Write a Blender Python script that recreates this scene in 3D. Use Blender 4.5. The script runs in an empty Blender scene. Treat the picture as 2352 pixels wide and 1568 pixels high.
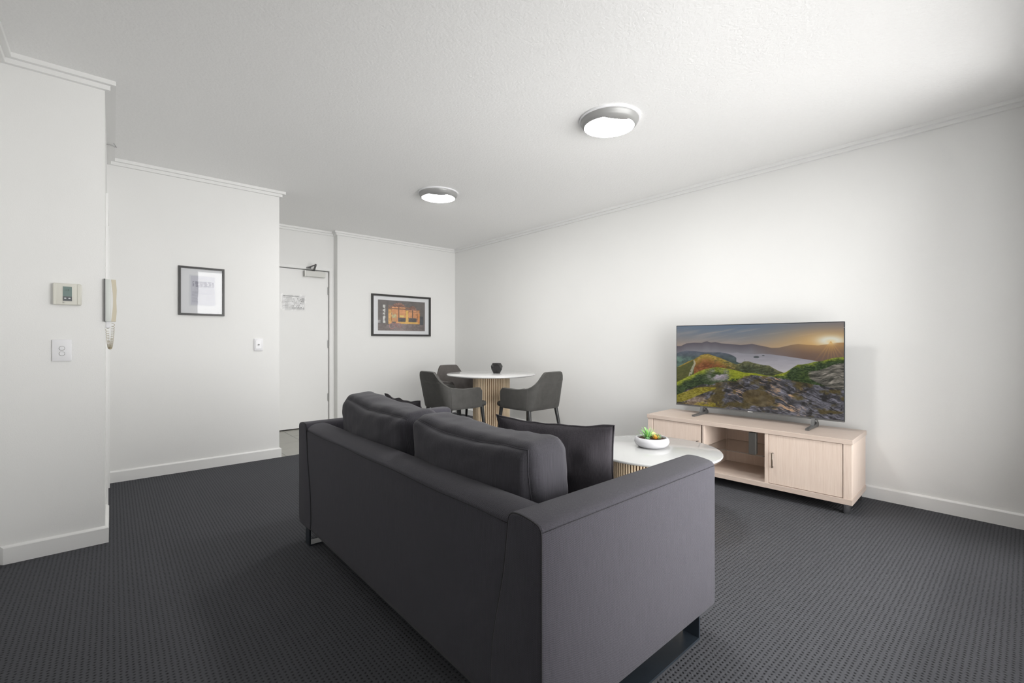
import bpy, bmesh, math, random
import numpy as np
from mathutils import Vector, Matrix, noise
random.seed(7)
PI = math.pi
SC = bpy.context.scene
C = SC.collection

# ------------------------------------------------------------------ camera, sky, lights, exposure
cam = bpy.data.cameras.new('camera'); cam_o = bpy.data.objects.new('camera', cam); C.objects.link(cam_o)
cam.sensor_width = 36; cam.lens = 1045.0 / 2352 * 36; cam.clip_start = 0.02
cam_o.location = (0, 0, 1.12); cam_o.rotation_euler = (PI / 2, 0, -math.radians(41.3))
SC.camera = cam_o
SC.view_settings.view_transform = 'Standard'; SC.view_settings.look = 'None'
SC.view_settings.gamma = 1; SC.view_settings.use_curve_mapping = False
SC.view_settings.exposure = 0.22
EXPO = 2 ** SC.view_settings.exposure
W = bpy.data.worlds.new('overcast_sky'); SC.world = W; W.use_nodes = True
W.node_tree.nodes['Background'].inputs[0].default_value = (0.975, 0.968, 0.96, 1)
W.node_tree.nodes['Background'].inputs[1].default_value = 7.1
def area(name, loc, rot, sx, sy, power, col=(1, 1, 1), portal=False):
    l = bpy.data.lights.new(name, 'AREA'); l.shape = 'RECTANGLE'; l.size = sx; l.size_y = sy
    l.energy = power; l.color = col
    if portal: l.cycles.is_portal = True
    o = bpy.data.objects.new(name, l); C.objects.link(o); o.location = loc; o.rotation_euler = rot
    return o
WX0, WX1, WZ0, WZ1, WY = 1.10, 3.62, 0.06, 2.42, -0.15      # the window opening
area('window_portal', ((WX0 + WX1) / 2, WY - 0.02, (WZ0 + WZ1) / 2), (PI / 2, 0, 0), WX1 - WX0, WZ1 - WZ0, 1, portal=True)
area('daylight_off_ground', (2.1, WY + 0.03, .62), (PI / 2 + math.radians(30), 0, 0), 2.2, 1.0, 19, (1, .99, .96))  # added fill lamp in the window opening, aimed up to brighten the ceiling
LAMPS = ((2.434, 1.808), (2.389, 3.807))

# ------------------------------------------------------------------ helpers
def link(name, bm, mat, parent=None, smooth=False, recalc=True):
    me = bpy.data.meshes.new(name)
    if recalc: bmesh.ops.recalc_face_normals(bm, faces=bm.faces)
    bm.to_mesh(me); bm.free()
    if smooth:
        for p in me.polygons: p.use_smooth = True
        if smooth != 'all':
            try: me.set_sharp_from_angle(angle=math.radians(40))
            except Exception: pass
    if mat is not None: me.materials.append(mat)
    o = bpy.data.objects.new(name, me); C.objects.link(o)
    if parent: o.parent = parent
    return o
def thing(name, label, cat, loc=(0, 0, 0), rz=0, group=None):
    o = bpy.data.objects.new(name, None); C.objects.link(o); o.empty_display_size = .1
    o.location = loc; o.rotation_euler = (0, 0, rz); o['label'] = label; o['category'] = cat
    if group: o['group'] = group
    return o
def tag(o, label, cat=None, group=None, kind=None):
    o['label'] = label
    if cat: o['category'] = cat
    if group: o['group'] = group
    if kind: o['kind'] = kind
    return o
def struct(name, bm, mat, label, smooth=False):
    o = link(name, bm, mat, smooth=smooth); o['kind'] = 'structure'; o['label'] = label
    return o
def box(bm, x0, y0, z0, x1, y1, z1, bev=0, seg=1):
    r = bmesh.ops.create_cube(bm, size=1)
    vs = r['verts']
    for v in vs:
        v.co = Vector((x0 if v.co.x < 0 else x1, y0 if v.co.y < 0 else y1, z0 if v.co.z < 0 else z1))
    if bev:
        es = list({e for v in vs for e in v.link_edges})
        bmesh.ops.bevel(bm, geom=es, offset=bev, segments=seg, profile=.5, affect='EDGES')
    return vs
def nb(*a, **k):
    bm = bmesh.new(); box(bm, *a, **k); return bm
def prism(bm, pts, axis, a, b):
    """extrude 2D polygon pts along axis from a to b"""
    def mk(p, t):
        return {'x': (t, p[0], p[1]), 'y': (p[0], t, p[1]), 'z': (p[0], p[1], t)}[axis]
    A = [bm.verts.new(mk(p, a)) for p in pts]; B = [bm.verts.new(mk(p, b)) for p in pts]
    n = len(pts)
    bm.faces.new(A); bm.faces.new(B[::-1])
    for i in range(n): bm.faces.new((A[i], A[(i + 1) % n], B[(i + 1) % n], B[i]))
def lathe(bm, prof, n=32, cx=0, cy=0, a0=0):
    rings = []
    for r, z in prof:
        if r < 1e-6: rings.append([bm.verts.new((cx, cy, z))])
        else: rings.append([bm.verts.new((cx + r * math.cos(a0 + 2 * PI * i / n), cy + r * math.sin(a0 + 2 * PI * i / n), z)) for i in range(n)])
    for A, B in zip(rings, rings[1:]):
        if len(A) == 1 and len(B) == 1: continue
        for i in range(n):
            j = (i + 1) % n
            if len(A) == 1: bm.faces.new((A[0], B[j], B[i]))
            elif len(B) == 1: bm.faces.new((A[i], A[j], B[0]))
            else: bm.faces.new((A[i], A[j], B[j], B[i]))
    return rings
def tube(bm, pts, r, n=6, closed=False):
    pts = [Vector(p) for p in pts]; m = len(pts); rings = []
    up = None
    for i, p in enumerate(pts):
        if closed: t = (pts[(i + 1) % m] - pts[i - 1])
        else: t = pts[min(i + 1, m - 1)] - pts[max(i - 1, 0)]
        t.normalize()
        if up is None:
            up = Vector((0, 0, 1)) if abs(t.z) < .9 else Vector((1, 0, 0))
        a = t.cross(up)
        if a.length < 1e-5: a = t.cross(Vector((1, .3, 0)))
        a.normalize(); b = a.cross(t).normalized(); up = b
        rr = r(i / (m - 1)) if callable(r) else r
        rings.append([bm.verts.new(p + a * (rr * math.cos(2 * PI * k / n)) + b * (rr * math.sin(2 * PI * k / n))) for k in range(n)])
    for i in range(m if closed else m - 1):
        A, B = rings[i], rings[(i + 1) % m]
        for k in range(n): bm.faces.new((A[k], A[(k + 1) % n], B[(k + 1) % n], B[k]))
    if not closed:
        bm.faces.new(rings[0]); bm.faces.new(rings[-1][::-1])
def cone(bm, p0, p1, r0, r1, n=16):
    tube(bm, [p0, p1], lambda t: r0 + (r1 - r0) * t, n)
def text_mesh(name, s, size, mat, parent, M, extrude=.0004):
    c = bpy.data.curves.new('lettering_curve', 'FONT'); c.body = s; c.size = size; c.extrude = extrude
    c.align_x = 'CENTER'; c.align_y = 'CENTER'
    t = bpy.data.objects.new('lettering_tmp', c); C.objects.link(t)
    me = bpy.data.meshes.new_from_object(t); bpy.data.objects.remove(t); bpy.data.curves.remove(c)
    me.name = name; me.transform(M); me.materials.clear(); me.materials.append(mat)
    o = bpy.data.objects.new(name, me); C.objects.link(o)
    if parent: o.parent = parent
    return o

# ------------------------------------------------------------------ materials
def mat_new(name):
    m = bpy.data.materials.new(name); m.use_nodes = True
    nt = m.node_tree; return m, nt, nt.nodes['Principled BSDF']
def N(nt, t, **kw):
    n = nt.nodes.new(t)
    for k, v in kw.items():
        if k in n.inputs: n.inputs[k].default_value = v
        else: setattr(n, k, v)
    return n
def L(nt, a, b): nt.links.new(a, b)
def lin(r, g, b):
    f = lambda c: ((c / 255 + .055) / 1.055) ** 2.4 if c > 10 else c / 255 / 12.92
    return (f(r), f(g), f(b), 1)
def plain(name, col, rough=.5, metal=0, spec=.5, emis=None, es=0, nscale=0, namt=.08, bump=0, bscale=200, coat=0):
    m, nt, p = mat_new(name)
    p.inputs['Base Color'].default_value = col; p.inputs['Roughness'].default_value = rough
    p.inputs['Metallic'].default_value = metal; p.inputs['Specular IOR Level'].default_value = spec
    if coat: p.inputs['Coat Weight'].default_value = coat
    if emis: p.inputs['Emission Color'].default_value = emis; p.inputs['Emission Strength'].default_value = es
    tc = N(nt, 'ShaderNodeTexCoord')
    if nscale:
        n = N(nt, 'ShaderNodeTexNoise', Scale=nscale, Detail=4.0); L(nt, tc.outputs['Object'], n.inputs['Vector'])
        mx = N(nt, 'ShaderNodeMix', data_type='RGBA')
        mx.inputs[6].default_value = tuple(c * (1 - namt) for c in col[:3]) + (1,)
        mx.inputs[7].default_value = tuple(min(1, c * (1 + namt)) for c in col[:3]) + (1,)
        L(nt, n.outputs['Fac'], mx.inputs[0]); L(nt, mx.outputs[2], p.inputs['Base Color'])
    if bump:
        n2 = N(nt, 'ShaderNodeTexNoise', Scale=bscale, Detail=3.0); L(nt, tc.outputs['Object'], n2.inputs['Vector'])
        b = N(nt, 'ShaderNodeBump', Strength=1.0, Distance=bump); L(nt, n2.outputs['Fac'], b.inputs['Height'])
        L(nt, b.outputs[0], p.inputs['Normal'])
    return m
M_wall = plain('wall_paint', (.862, .862, .85, 1), .75, nscale=3, namt=.012, bump=.0004, bscale=260)
M_trim = plain('trim_paint', (.87, .87, .86, 1), .5, nscale=5, namt=.01)
M_door = plain('door_paint', (.88, .88, .87, 1), .45, nscale=4, namt=.01)
M_ceil = plain('stippled_ceiling', (.93, .93, .922, 1), .9, nscale=40, namt=.015, bump=.0022, bscale=75)
M_black = plain('black_frame', (.035, .034, .033, 1), .35, nscale=30, namt=.15)
M_steel = plain('brushed_chrome', (.62, .62, .62, 1), .22, metal=1, nscale=60, namt=.05)
M_bsteel = plain('black_steel', (.018, .024, .032, 1), .38, nscale=14, namt=.25, bump=.0002, bscale=60)
M_white = plain('white_plastic', (.86, .86, .88, 1), .35, nscale=20, namt=.01)
M_cream = plain('cream_plastic', (.74, .73, .66, 1), .4, nscale=20, namt=.02)
M_beige = plain('aged_beige_plastic', (.66, .60, .47, 1), .45, nscale=20, namt=.03)
M_grey = plain('grey_metal', (.42, .42, .40, 1), .35, metal=.7, nscale=30, namt=.05)
M_dgrey = plain('dark_grey_metal', (.13, .13, .13, 1), .4, metal=.3, nscale=30, namt=.1)
M_silver = plain('satin_silver', (.36, .36, .355, 1), .42, metal=.25, nscale=20, namt=.02)
M_stone = plain('white_stone', (.68, .68, .68, 1), .12, nscale=6, namt=.015, coat=.3)
M_stone2 = plain('pale_grey_white_stone', (.52, .525, .52, 1), .13, nscale=6, namt=.02, coat=.3)
M_ceramic = plain('white_ceramic', (.53, .53, .552, 1), .22, nscale=10, namt=.01)
M_leg = plain('black_leather_leg', (.03, .031, .032, 1), .38, nscale=60, namt=.2)
M_lamp = plain('lamp_diffuser', (.9, .9, .9, 1), .3, emis=(1, .985, .96, 1), es=66, nscale=5, namt=.005)
M_seam = plain('dark_seam', (.018, .017, .020, 1), .8, nscale=100, namt=.2)
M_gap = plain('dark_gap', (.02, .02, .02, 1), .8, nscale=50, namt=.1)
M_tvbody = plain('television_casing', (.022, .026, .03, 1), .35, nscale=40, namt=.1)

def glass_mat(name, refl=.5, tint=(1, 1, 1, 1)):
    m, nt, p = mat_new(name); nt.nodes.remove(p)
    out = nt.nodes['Material Output']
    tr = N(nt, 'ShaderNodeBsdfTransparent'); tr.inputs[0].default_value = tint
    gl = N(nt, 'ShaderNodeBsdfGlossy'); gl.inputs['Roughness'].default_value = .02
    fr = N(nt, 'ShaderNodeFresnel', IOR=1.45)
    nz = N(nt, 'ShaderNodeTexNoise', Scale=4.0); b = N(nt, 'ShaderNodeBump', Strength=.15, Distance=.002)
    tc = N(nt, 'ShaderNodeTexCoord'); L(nt, tc.outputs['Object'], nz.inputs['Vector'])
    L(nt, nz.outputs['Fac'], b.inputs['Height']); L(nt, b.outputs[0], gl.inputs['Normal'])
    mu = N(nt, 'ShaderNodeMath', operation='MULTIPLY'); mu.inputs[1].default_value = refl * 2
    L(nt, fr.outputs[0], mu.inputs[0]); mx = N(nt, 'ShaderNodeMixShader')
    L(nt, mu.outputs[0], mx.inputs[0]); L(nt, tr.outputs[0], mx.inputs[1]); L(nt, gl.outputs[0], mx.inputs[2])
    L(nt, mx.outputs[0], out.inputs[0]); return m
M_glass = glass_mat('clear_glass', .5)
M_picglass = glass_mat('picture_glass', .7)
M_picglass2 = glass_mat('shiny_picture_glass', .5)
M_shelfglass = glass_mat('shelf_glass', .22, (.97, .97, .96, 1))
M_shelfedge = plain('glass_edge', (.10, .08, .07, 1), .2, nscale=20, namt=.1)
M_sleeve = glass_mat('plastic_sleeve', .35)

def carpet_mat():
    m, nt, p = mat_new('loop_pile_carpet'); p.inputs['Roughness'].default_value = .95; p.inputs['Specular IOR Level'].default_value = .15
    tc = N(nt, 'ShaderNodeTexCoord'); wob = N(nt, 'ShaderNodeTexNoise', Scale=38.0, Detail=2.0)
    L(nt, tc.outputs['Object'], wob.inputs['Vector'])
    sub = N(nt, 'ShaderNodeVectorMath', operation='SUBTRACT'); sub.inputs[1].default_value = (.5, .5, .5); L(nt, wob.outputs['Color'], sub.inputs[0])
    sc = N(nt, 'ShaderNodeVectorMath', operation='SCALE'); sc.inputs['Scale'].default_value = .0085; L(nt, sub.outputs[0], sc.inputs[0])
    ad = N(nt, 'ShaderNodeVectorMath', operation='ADD'); L(nt, tc.outputs['Object'], ad.inputs[0]); L(nt, sc.outputs[0], ad.inputs[1])
    sep = N(nt, 'ShaderNodeSeparateXYZ'); L(nt, ad.outputs[0], sep.inputs[0])
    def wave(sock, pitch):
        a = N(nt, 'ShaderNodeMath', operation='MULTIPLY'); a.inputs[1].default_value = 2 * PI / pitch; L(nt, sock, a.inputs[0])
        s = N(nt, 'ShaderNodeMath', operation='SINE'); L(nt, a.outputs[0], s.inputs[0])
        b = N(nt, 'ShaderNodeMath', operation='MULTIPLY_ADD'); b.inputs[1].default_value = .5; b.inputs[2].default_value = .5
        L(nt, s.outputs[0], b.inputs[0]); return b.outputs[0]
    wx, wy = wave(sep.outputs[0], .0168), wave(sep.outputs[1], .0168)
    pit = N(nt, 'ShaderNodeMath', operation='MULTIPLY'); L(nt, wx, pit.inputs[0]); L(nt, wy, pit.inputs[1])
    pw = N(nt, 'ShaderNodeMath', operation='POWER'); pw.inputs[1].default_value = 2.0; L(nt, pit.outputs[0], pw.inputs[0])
    fn = N(nt, 'ShaderNodeTexNoise', Scale=420.0, Detail=3.0); L(nt, tc.outputs['Object'], fn.inputs['Vector'])
    big = N(nt, 'ShaderNodeTexNoise', Scale=1.3, Detail=2.0); L(nt, tc.outputs['Object'], big.inputs['Vector'])
    cr = N(nt, 'ShaderNodeMix', data_type='RGBA'); cr.inputs[6].default_value = (.066, .068, .075, 1); cr.inputs[7].default_value = (.112, .115, .127, 1)
    L(nt, fn.outputs['Fac'], cr.inputs[0])
    c2 = N(nt, 'ShaderNodeMix', data_type='RGBA', blend_type='MULTIPLY'); c2.inputs[0].default_value = .12
    L(nt, cr.outputs[2], c2.inputs[6]); L(nt, big.outputs['Fac'], c2.inputs[7])
    c3 = N(nt, 'ShaderNodeMix', data_type='RGBA'); c3.inputs[7].default_value = (.022, .022, .026, 1)  # shade of the pits put into the base colour, on top of the bump
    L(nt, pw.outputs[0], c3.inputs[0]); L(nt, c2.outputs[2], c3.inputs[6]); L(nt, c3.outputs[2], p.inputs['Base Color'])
    h = N(nt, 'ShaderNodeMath', operation='MULTIPLY_ADD'); h.inputs[1].default_value = -1.0; L(nt, pw.outputs[0], h.inputs[0])
    fm = N(nt, 'ShaderNodeMath', operation='MULTIPLY'); fm.inputs[1].default_value = .25; L(nt, fn.outputs['Fac'], fm.inputs[0]); L(nt, fm.outputs[0], h.inputs[2])
    b = N(nt, 'ShaderNodeBump', Strength=.7, Distance=.005); L(nt, h.outputs[0], b.inputs['Height']); L(nt, b.outputs[0], p.inputs['Normal'])
    return m
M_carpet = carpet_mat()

def fabric(name, c1, c2, pitch=.0046, depth=.0011, slub=.38):
    m, nt, p = mat_new(name); p.inputs['Roughness'].default_value = .9; p.inputs['Specular IOR Level'].default_value = .2
    p.inputs['Sheen Weight'].default_value = .12; p.inputs['Sheen Roughness'].default_value = .5
    tc = N(nt, 'ShaderNodeTexCoord'); sep = N(nt, 'ShaderNodeSeparateXYZ')
    wob = N(nt, 'ShaderNodeTexNoise', Scale=60.0, Detail=2.0); L(nt, tc.outputs['Object'], wob.inputs['Vector'])
    sc = N(nt, 'ShaderNodeVectorMath', operation='SCALE'); sc.inputs['Scale'].default_value = .004; L(nt, wob.outputs['Color'], sc.inputs[0])
    ad = N(nt, 'ShaderNodeVectorMath', operation='ADD'); L(nt, tc.outputs['Object'], ad.inputs[0]); L(nt, sc.outputs[0], ad.inputs[1])
    L(nt, ad.outputs[0], sep.inputs[0])
    def comb(ax, ay, az, pt):
        d = N(nt, 'ShaderNodeVectorMath', operation='DOT_PRODUCT'); L(nt, ad.outputs[0], d.inputs[0])
        k = 2 * PI / pt; d.inputs[1].default_value = (ax * k, ay * k, az * k)
        s = N(nt, 'ShaderNodeMath', operation='SINE'); L(nt, d.outputs['Value'], s.inputs[0]); return s.outputs[0]
    a = comb(1, 1, .0, pitch); b = comb(-.35, .35, 1, pitch)
    mu = N(nt, 'ShaderNodeMath', operation='MULTIPLY'); L(nt, a, mu.inputs[0]); L(nt, b, mu.inputs[1])
    h = N(nt, 'ShaderNodeMath', operation='MULTIPLY_ADD'); h.inputs[1].default_value = .5; h.inputs[2].default_value = .5; L(nt, mu.outputs[0], h.inputs[0])
    mp = N(nt, 'ShaderNodeMapping'); mp.inputs['Scale'].default_value = (1, 1, .05); L(nt, tc.outputs['Object'], mp.inputs[0])
    sl = N(nt, 'ShaderNodeTexNoise', Scale=260.0, Detail=3.0); L(nt, mp.outputs[0], sl.inputs['Vector'])
    mxx = N(nt, 'ShaderNodeMix', data_type='FLOAT'); mxx.inputs[0].default_value = slub; L(nt, h.outputs[0], mxx.inputs[2]); L(nt, sl.outputs['Fac'], mxx.inputs[3])
    cr = N(nt, 'ShaderNodeMix', data_type='RGBA'); cr.inputs[6].default_value = c1; cr.inputs[7].default_value = c2
    L(nt, mxx.outputs[0], cr.inputs[0]); L(nt, cr.outputs[2], p.inputs['Base Color'])
    bp = N(nt, 'ShaderNodeBump', Strength=.8, Distance=depth); L(nt, mxx.outputs[0], bp.inputs['Height']); L(nt, bp.outputs[0], p.inputs['Normal'])
    return m
M_sofa = fabric('charcoal_sofa_weave', (.018, .017, .022, 1), (.098, .094, .113, 1))
M_cush = fabric('charcoal_cushion_weave', (.030, .029, .035, 1), (.086, .083, .097, 1), .0036, .0010, .7)
M_throw = fabric('charcoal_slub_weave', (.030, .027, .032, 1), (.082, .075, .086, 1), .003, .001, .75)

def suede(name, base):
    m, nt, p = mat_new(name); p.inputs['Roughness'].default_value = .62
    tc = N(nt, 'ShaderNodeTexCoord'); n = N(nt, 'ShaderNodeTexNoise', Scale=14.0, Detail=8.0, Roughness=.7); L(nt, tc.outputs['Object'], n.inputs['Vector'])
    mx = N(nt, 'ShaderNodeMix', data_type='RGBA'); mx.inputs[6].default_value = tuple(c * .55 for c in base) + (1,); mx.inputs[7].default_value = tuple(c * 1.5 for c in base) + (1,)
    L(nt, n.outputs['Fac'], mx.inputs[0]); L(nt, mx.outputs[2], p.inputs['Base Color'])
    b = N(nt, 'ShaderNodeBump', Strength=.4, Distance=.001); L(nt, n.outputs['Fac'], b.inputs['Height']); L(nt, b.outputs[0], p.inputs['Normal'])
    return m
M_chair = suede('grey_faux_suede', (.070, .068, .064))
M_chair2 = suede('taupe_grey_faux_suede', (.085, .076, .072))

def wood(name, c1, c2, axis='z', scale=1.0, rough=.45):
    m, nt, p = mat_new(name); p.inputs['Roughness'].default_value = rough
    tc = N(nt, 'ShaderNodeTexCoord'); mp = N(nt, 'ShaderNodeMapping')
    s = [60 * scale] * 3; s['xyz'.index(axis)] = 1.6 * scale; mp.inputs['Scale'].default_value = s
    L(nt, tc.outputs['Object'], mp.inputs[0])
    n = N(nt, 'ShaderNodeTexNoise', Scale=1.6, Detail=6.0, Roughness=.65); L(nt, mp.outputs[0], n.inputs['Vector'])
    n2 = N(nt, 'ShaderNodeTexNoise', Scale=7.0, Detail=3.0); L(nt, mp.outputs[0], n2.inputs['Vector'])
    ad = N(nt, 'ShaderNodeMix', data_type='FLOAT'); ad.inputs[0].default_value = .5; L(nt, n.outputs['Fac'], ad.inputs[2]); L(nt, n2.outputs['Fac'], ad.inputs[3])
    rp = N(nt, 'ShaderNodeMapRange'); rp.inputs[1].default_value = .3; rp.inputs[2].default_value = .7; L(nt, ad.outputs[0], rp.inputs[0])
    mx = N(nt, 'ShaderNodeMix', data_type='RGBA'); mx.inputs[6].default_value = c1; mx.inputs[7].default_value = c2
    L(nt, rp.outputs[0], mx.inputs[0]); L(nt, mx.outputs[2], p.inputs['Base Color'])
    b = N(nt, 'ShaderNodeBump', Strength=.2, Distance=.0005); L(nt, ad.outputs[0], b.inputs['Height']); L(nt, b.outputs[0], p.inputs['Normal'])
    return m
M_oakv = wood('pale_limed_oak_upright', lin(210, 190, 176), lin(228, 212, 200), 'z')
M_oakh = wood('pale_limed_oak_lengthways', lin(192, 174, 162), lin(210, 195, 184), 'y')  # darker copy of the oak; the television's shade on the top is in the colour
M_slat = wood('natural_oak_slats', lin(232, 206, 170), lin(248, 230, 202), 'z', .8)
M_core = wood('oak_core', lin(120, 82, 50), lin(150, 108, 70), 'z', .8)
M_tile = plain('grey_floor_tile', lin(158, 157, 150), .35, nscale=9, namt=.09, bump=.0003, bscale=80)
M_grout = plain('grey_grout', lin(105, 104, 98), .9, nscale=60, namt=.1)

def vcol_mat(name, rough=.5, emit=0.0, coat=0.0):
    m, nt, p = mat_new(name); a = N(nt, 'ShaderNodeAttribute', attribute_name='Col')
    nz = N(nt, 'ShaderNodeTexNoise', Scale=900.0); hs = N(nt, 'ShaderNodeHueSaturation')
    mr = N(nt, 'ShaderNodeMapRange'); mr.inputs[3].default_value = .96; mr.inputs[4].default_value = 1.04
    L(nt, nz.outputs['Fac'], mr.inputs[0]); L(nt, mr.outputs[0], hs.inputs['Value']); L(nt, a.outputs['Color'], hs.inputs['Color'])
    p.inputs['Roughness'].default_value = rough
    if emit:
        p.inputs['Base Color'].default_value = (.01, .01, .01, 1); L(nt, hs.outputs[0], p.inputs['Emission Color'])
        p.inputs['Emission Strength'].default_value = emit
    else: L(nt, hs.outputs[0], p.inputs['Base Color'])
    if coat: p.inputs['Coat Weight'].default_value = coat
    return m
def pic_mesh(name, rgb, corners, mat, parent):
    """flat print or screen: rgb (H,W,3) in sRGB 0..255 painted on a grid between TL,TR,BR,BL"""
    H, Wd = rgb.shape[:2]
    TL, TR, BR, BL = [np.array(c, float) for c in corners]
    u = np.linspace(0, 1, Wd + 1)[None, :, None]; v = np.linspace(0, 1, H + 1)[:, None, None]
    P = (TL * (1 - u) + TR * u) * (1 - v) + (BL * (1 - u) + BR * u) * v
    P = P.reshape(-1, 3)
    idx = np.arange((H + 1) * (Wd + 1)).reshape(H + 1, Wd + 1)
    q = np.stack([idx[1:, :-1], idx[1:, 1:], idx[:-1, 1:], idx[:-1, :-1]], -1).reshape(-1)
    me = bpy.data.meshes.new(name); nf = H * Wd
    me.vertices.add(len(P)); me.vertices.foreach_set('co', P.reshape(-1))
    me.loops.add(nf * 4); me.loops.foreach_set('vertex_index', q)
    me.polygons.add(nf); me.polygons.foreach_set('loop_start', np.arange(nf) * 4)
    try: me.polygons.foreach_set('loop_total', np.full(nf, 4))
    except Exception: pass
    me.update(calc_edges=True)
    c = np.clip(rgb / 255., 0, 1); l = np.where(c <= .04045, c / 12.92, ((c + .055) / 1.055) ** 2.4)
    at = me.color_attributes.new('Col', 'FLOAT_COLOR', 'CORNER')
    a = np.ones((nf, 4, 4), np.float32); a[:, :, :3] = l.reshape(-1, 1, 3)
    at.data.foreach_set('color', a.reshape(-1))
    me.materials.append(mat); o = bpy.data.objects.new(name, me); C.objects.link(o)
    if parent: o.parent = parent
    return o
rng = np.random.default_rng(3)
def vnoise(x, y, seed=0):
    xi = np.floor(x).astype(int); yi = np.floor(y).astype(int); fx = x - xi; fy = y - yi
    fx = fx * fx * (3 - 2 * fx); fy = fy * fy * (3 - 2 * fy)
    def hsh(a, b):
        n = (a * 374761393 + b * 668265263 + seed * 974711) & 0x7fffffff
        n = ((n ^ (n >> 13)) * 1274126177) & 0x7fffffff
        return ((n ^ (n >> 16)) & 0xffff) / 65535.
    return (hsh(xi, yi) * (1 - fx) + hsh(xi + 1, yi) * fx) * (1 - fy) + (hsh(xi, yi + 1) * (1 - fx) + hsh(xi + 1, yi + 1) * fx) * fy
def fbm(x, y, o=4, seed=0):
    s = 0; a = .5; t = 0
    for i in range(o):
        s = s + a * vnoise(x * 2 ** i, y * 2 ** i, seed + i); t += a; a *= .55
    return s / t

# ------------------------------------------------------------------ room shell
ZC = 2.568
XR, YB, YD, XC, XS, YS, XK, YK, XL, YW = 4.085, 6.02, 6.13, 2.228, 1.218, 4.81, -.031, 3.41, -.427, WY
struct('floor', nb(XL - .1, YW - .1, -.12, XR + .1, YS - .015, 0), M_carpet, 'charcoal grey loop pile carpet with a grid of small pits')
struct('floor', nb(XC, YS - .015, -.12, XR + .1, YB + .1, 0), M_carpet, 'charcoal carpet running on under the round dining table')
tf = struct('floor', nb(XS - .1, YS - .015, -.12, XC, YD + .1, -.006), M_grout, 'grey tiled entry floor in front of the white door')
xs = [1.19, 1.28, 1.60, 1.92, XC]; ys = [YS - .015, 5.11, 5.43, 5.755, 6.08, YD + .09]
for i in range(4):
    for j in range(5):
        link('tile', nb(max(xs[i], XS + .0) + .0015, ys[j] + .0015, -.008, xs[i + 1] - .0015, ys[j + 1] - .0015, random.uniform(-.0006, .0006), bev=.0012), M_tile, tf)
struct('ceiling', nb(XL - .2, YW - .2, ZC, XR + .2, YD + .2, ZC + .12), M_ceil, 'white stippled plaster ceiling')
T = .12
struct('wall_right', nb(XR, YW - T, 0, XR + T, YB + T, ZC), M_wall, 'long off-white wall behind the television')
struct('wall_back', nb(XC, YB, 0, XR, YB + T + .1, ZC), M_wall, 'off-white wall with the night street photograph')
bm = nb(XS - T, YD, 0, 1.25, YD + T, ZC); box(bm, 2.168, YD, 0, XC, YD + T, ZC); box(bm, 1.25, YD, 2.055, 2.168, YD + T, ZC)
struct('wall_entry', bm, M_wall, 'short off-white wall around the white entry door')
struct('wall_hall', nb(XS - T, YS + T, 0, XS, YD, ZC), M_wall, 'side of the entry recess')
struct('wall_middle', nb(XK - T, YS, 0, XS, YS + T, ZC), M_wall, 'off-white wall with the small black framed picture')
bm = nb(XK - T, YK, 0, XK, 3.89, ZC); box(bm, XK - T, 4.67, 0, XK, YS, ZC); box(bm, XK - T, 3.89, 2.03, XK, 4.67, ZC)
struct('wall_side', bm, M_wall, 'side of the left wall block, with the intercom handset')
struct('wall_front', nb(XL - T, YK, 0, XK - T, YK + T, ZC), M_wall, 'left wall block with thermostat and double switch')
struct('wall_left', nb(XL - T, YW - T, 0, XL, YK, ZC), M_wall, 'left wall beside the camera')
bm = nb(XL - T, YW - T, 0, WX0, YW, ZC); box(bm, WX1, YW - T, 0, XR, YW, ZC)
box(bm, WX0, YW - T, 0, WX1, YW, WZ0); box(bm, WX0, YW - T, WZ1, WX1, YW, ZC)
struct('wall_window', bm, M_wall, 'window wall behind the camera')
bm = bmesh.new(); fy0, fy1 = YW - .09, YW - .04
for a in (WX0, WX0 + .85, WX0 + 1.7, WX1 - .05): box(bm, a, fy0, WZ0, a + .05, fy1, WZ1)
for z in (WZ0, WZ1 - .05): box(bm, WX0, fy0, z, WX1, fy1, z + .05)
wn = struct('window_1', bm, plain('window_frame_paint', (.75, .75, .75, 1), .4, nscale=10, namt=.02), 'white framed glazed wall behind the camera')
for i in range(3):
    a = WX0 + i * .85 + .05; link('pane', nb(a, YW - .068, WZ0 + .05, WX0 + (i + 1) * .85 if i < 2 else WX1 - .05, YW - .062, WZ1 - .05), M_glass, wn)
struct('floor', nb(-1, YW - 1.8, -.2, 5, YW - T, -.02), plain('balcony_concrete', (.45, .45, .44, 1), .8, nscale=8, namt=.1), 'pale balcony floor outside the window')

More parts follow.
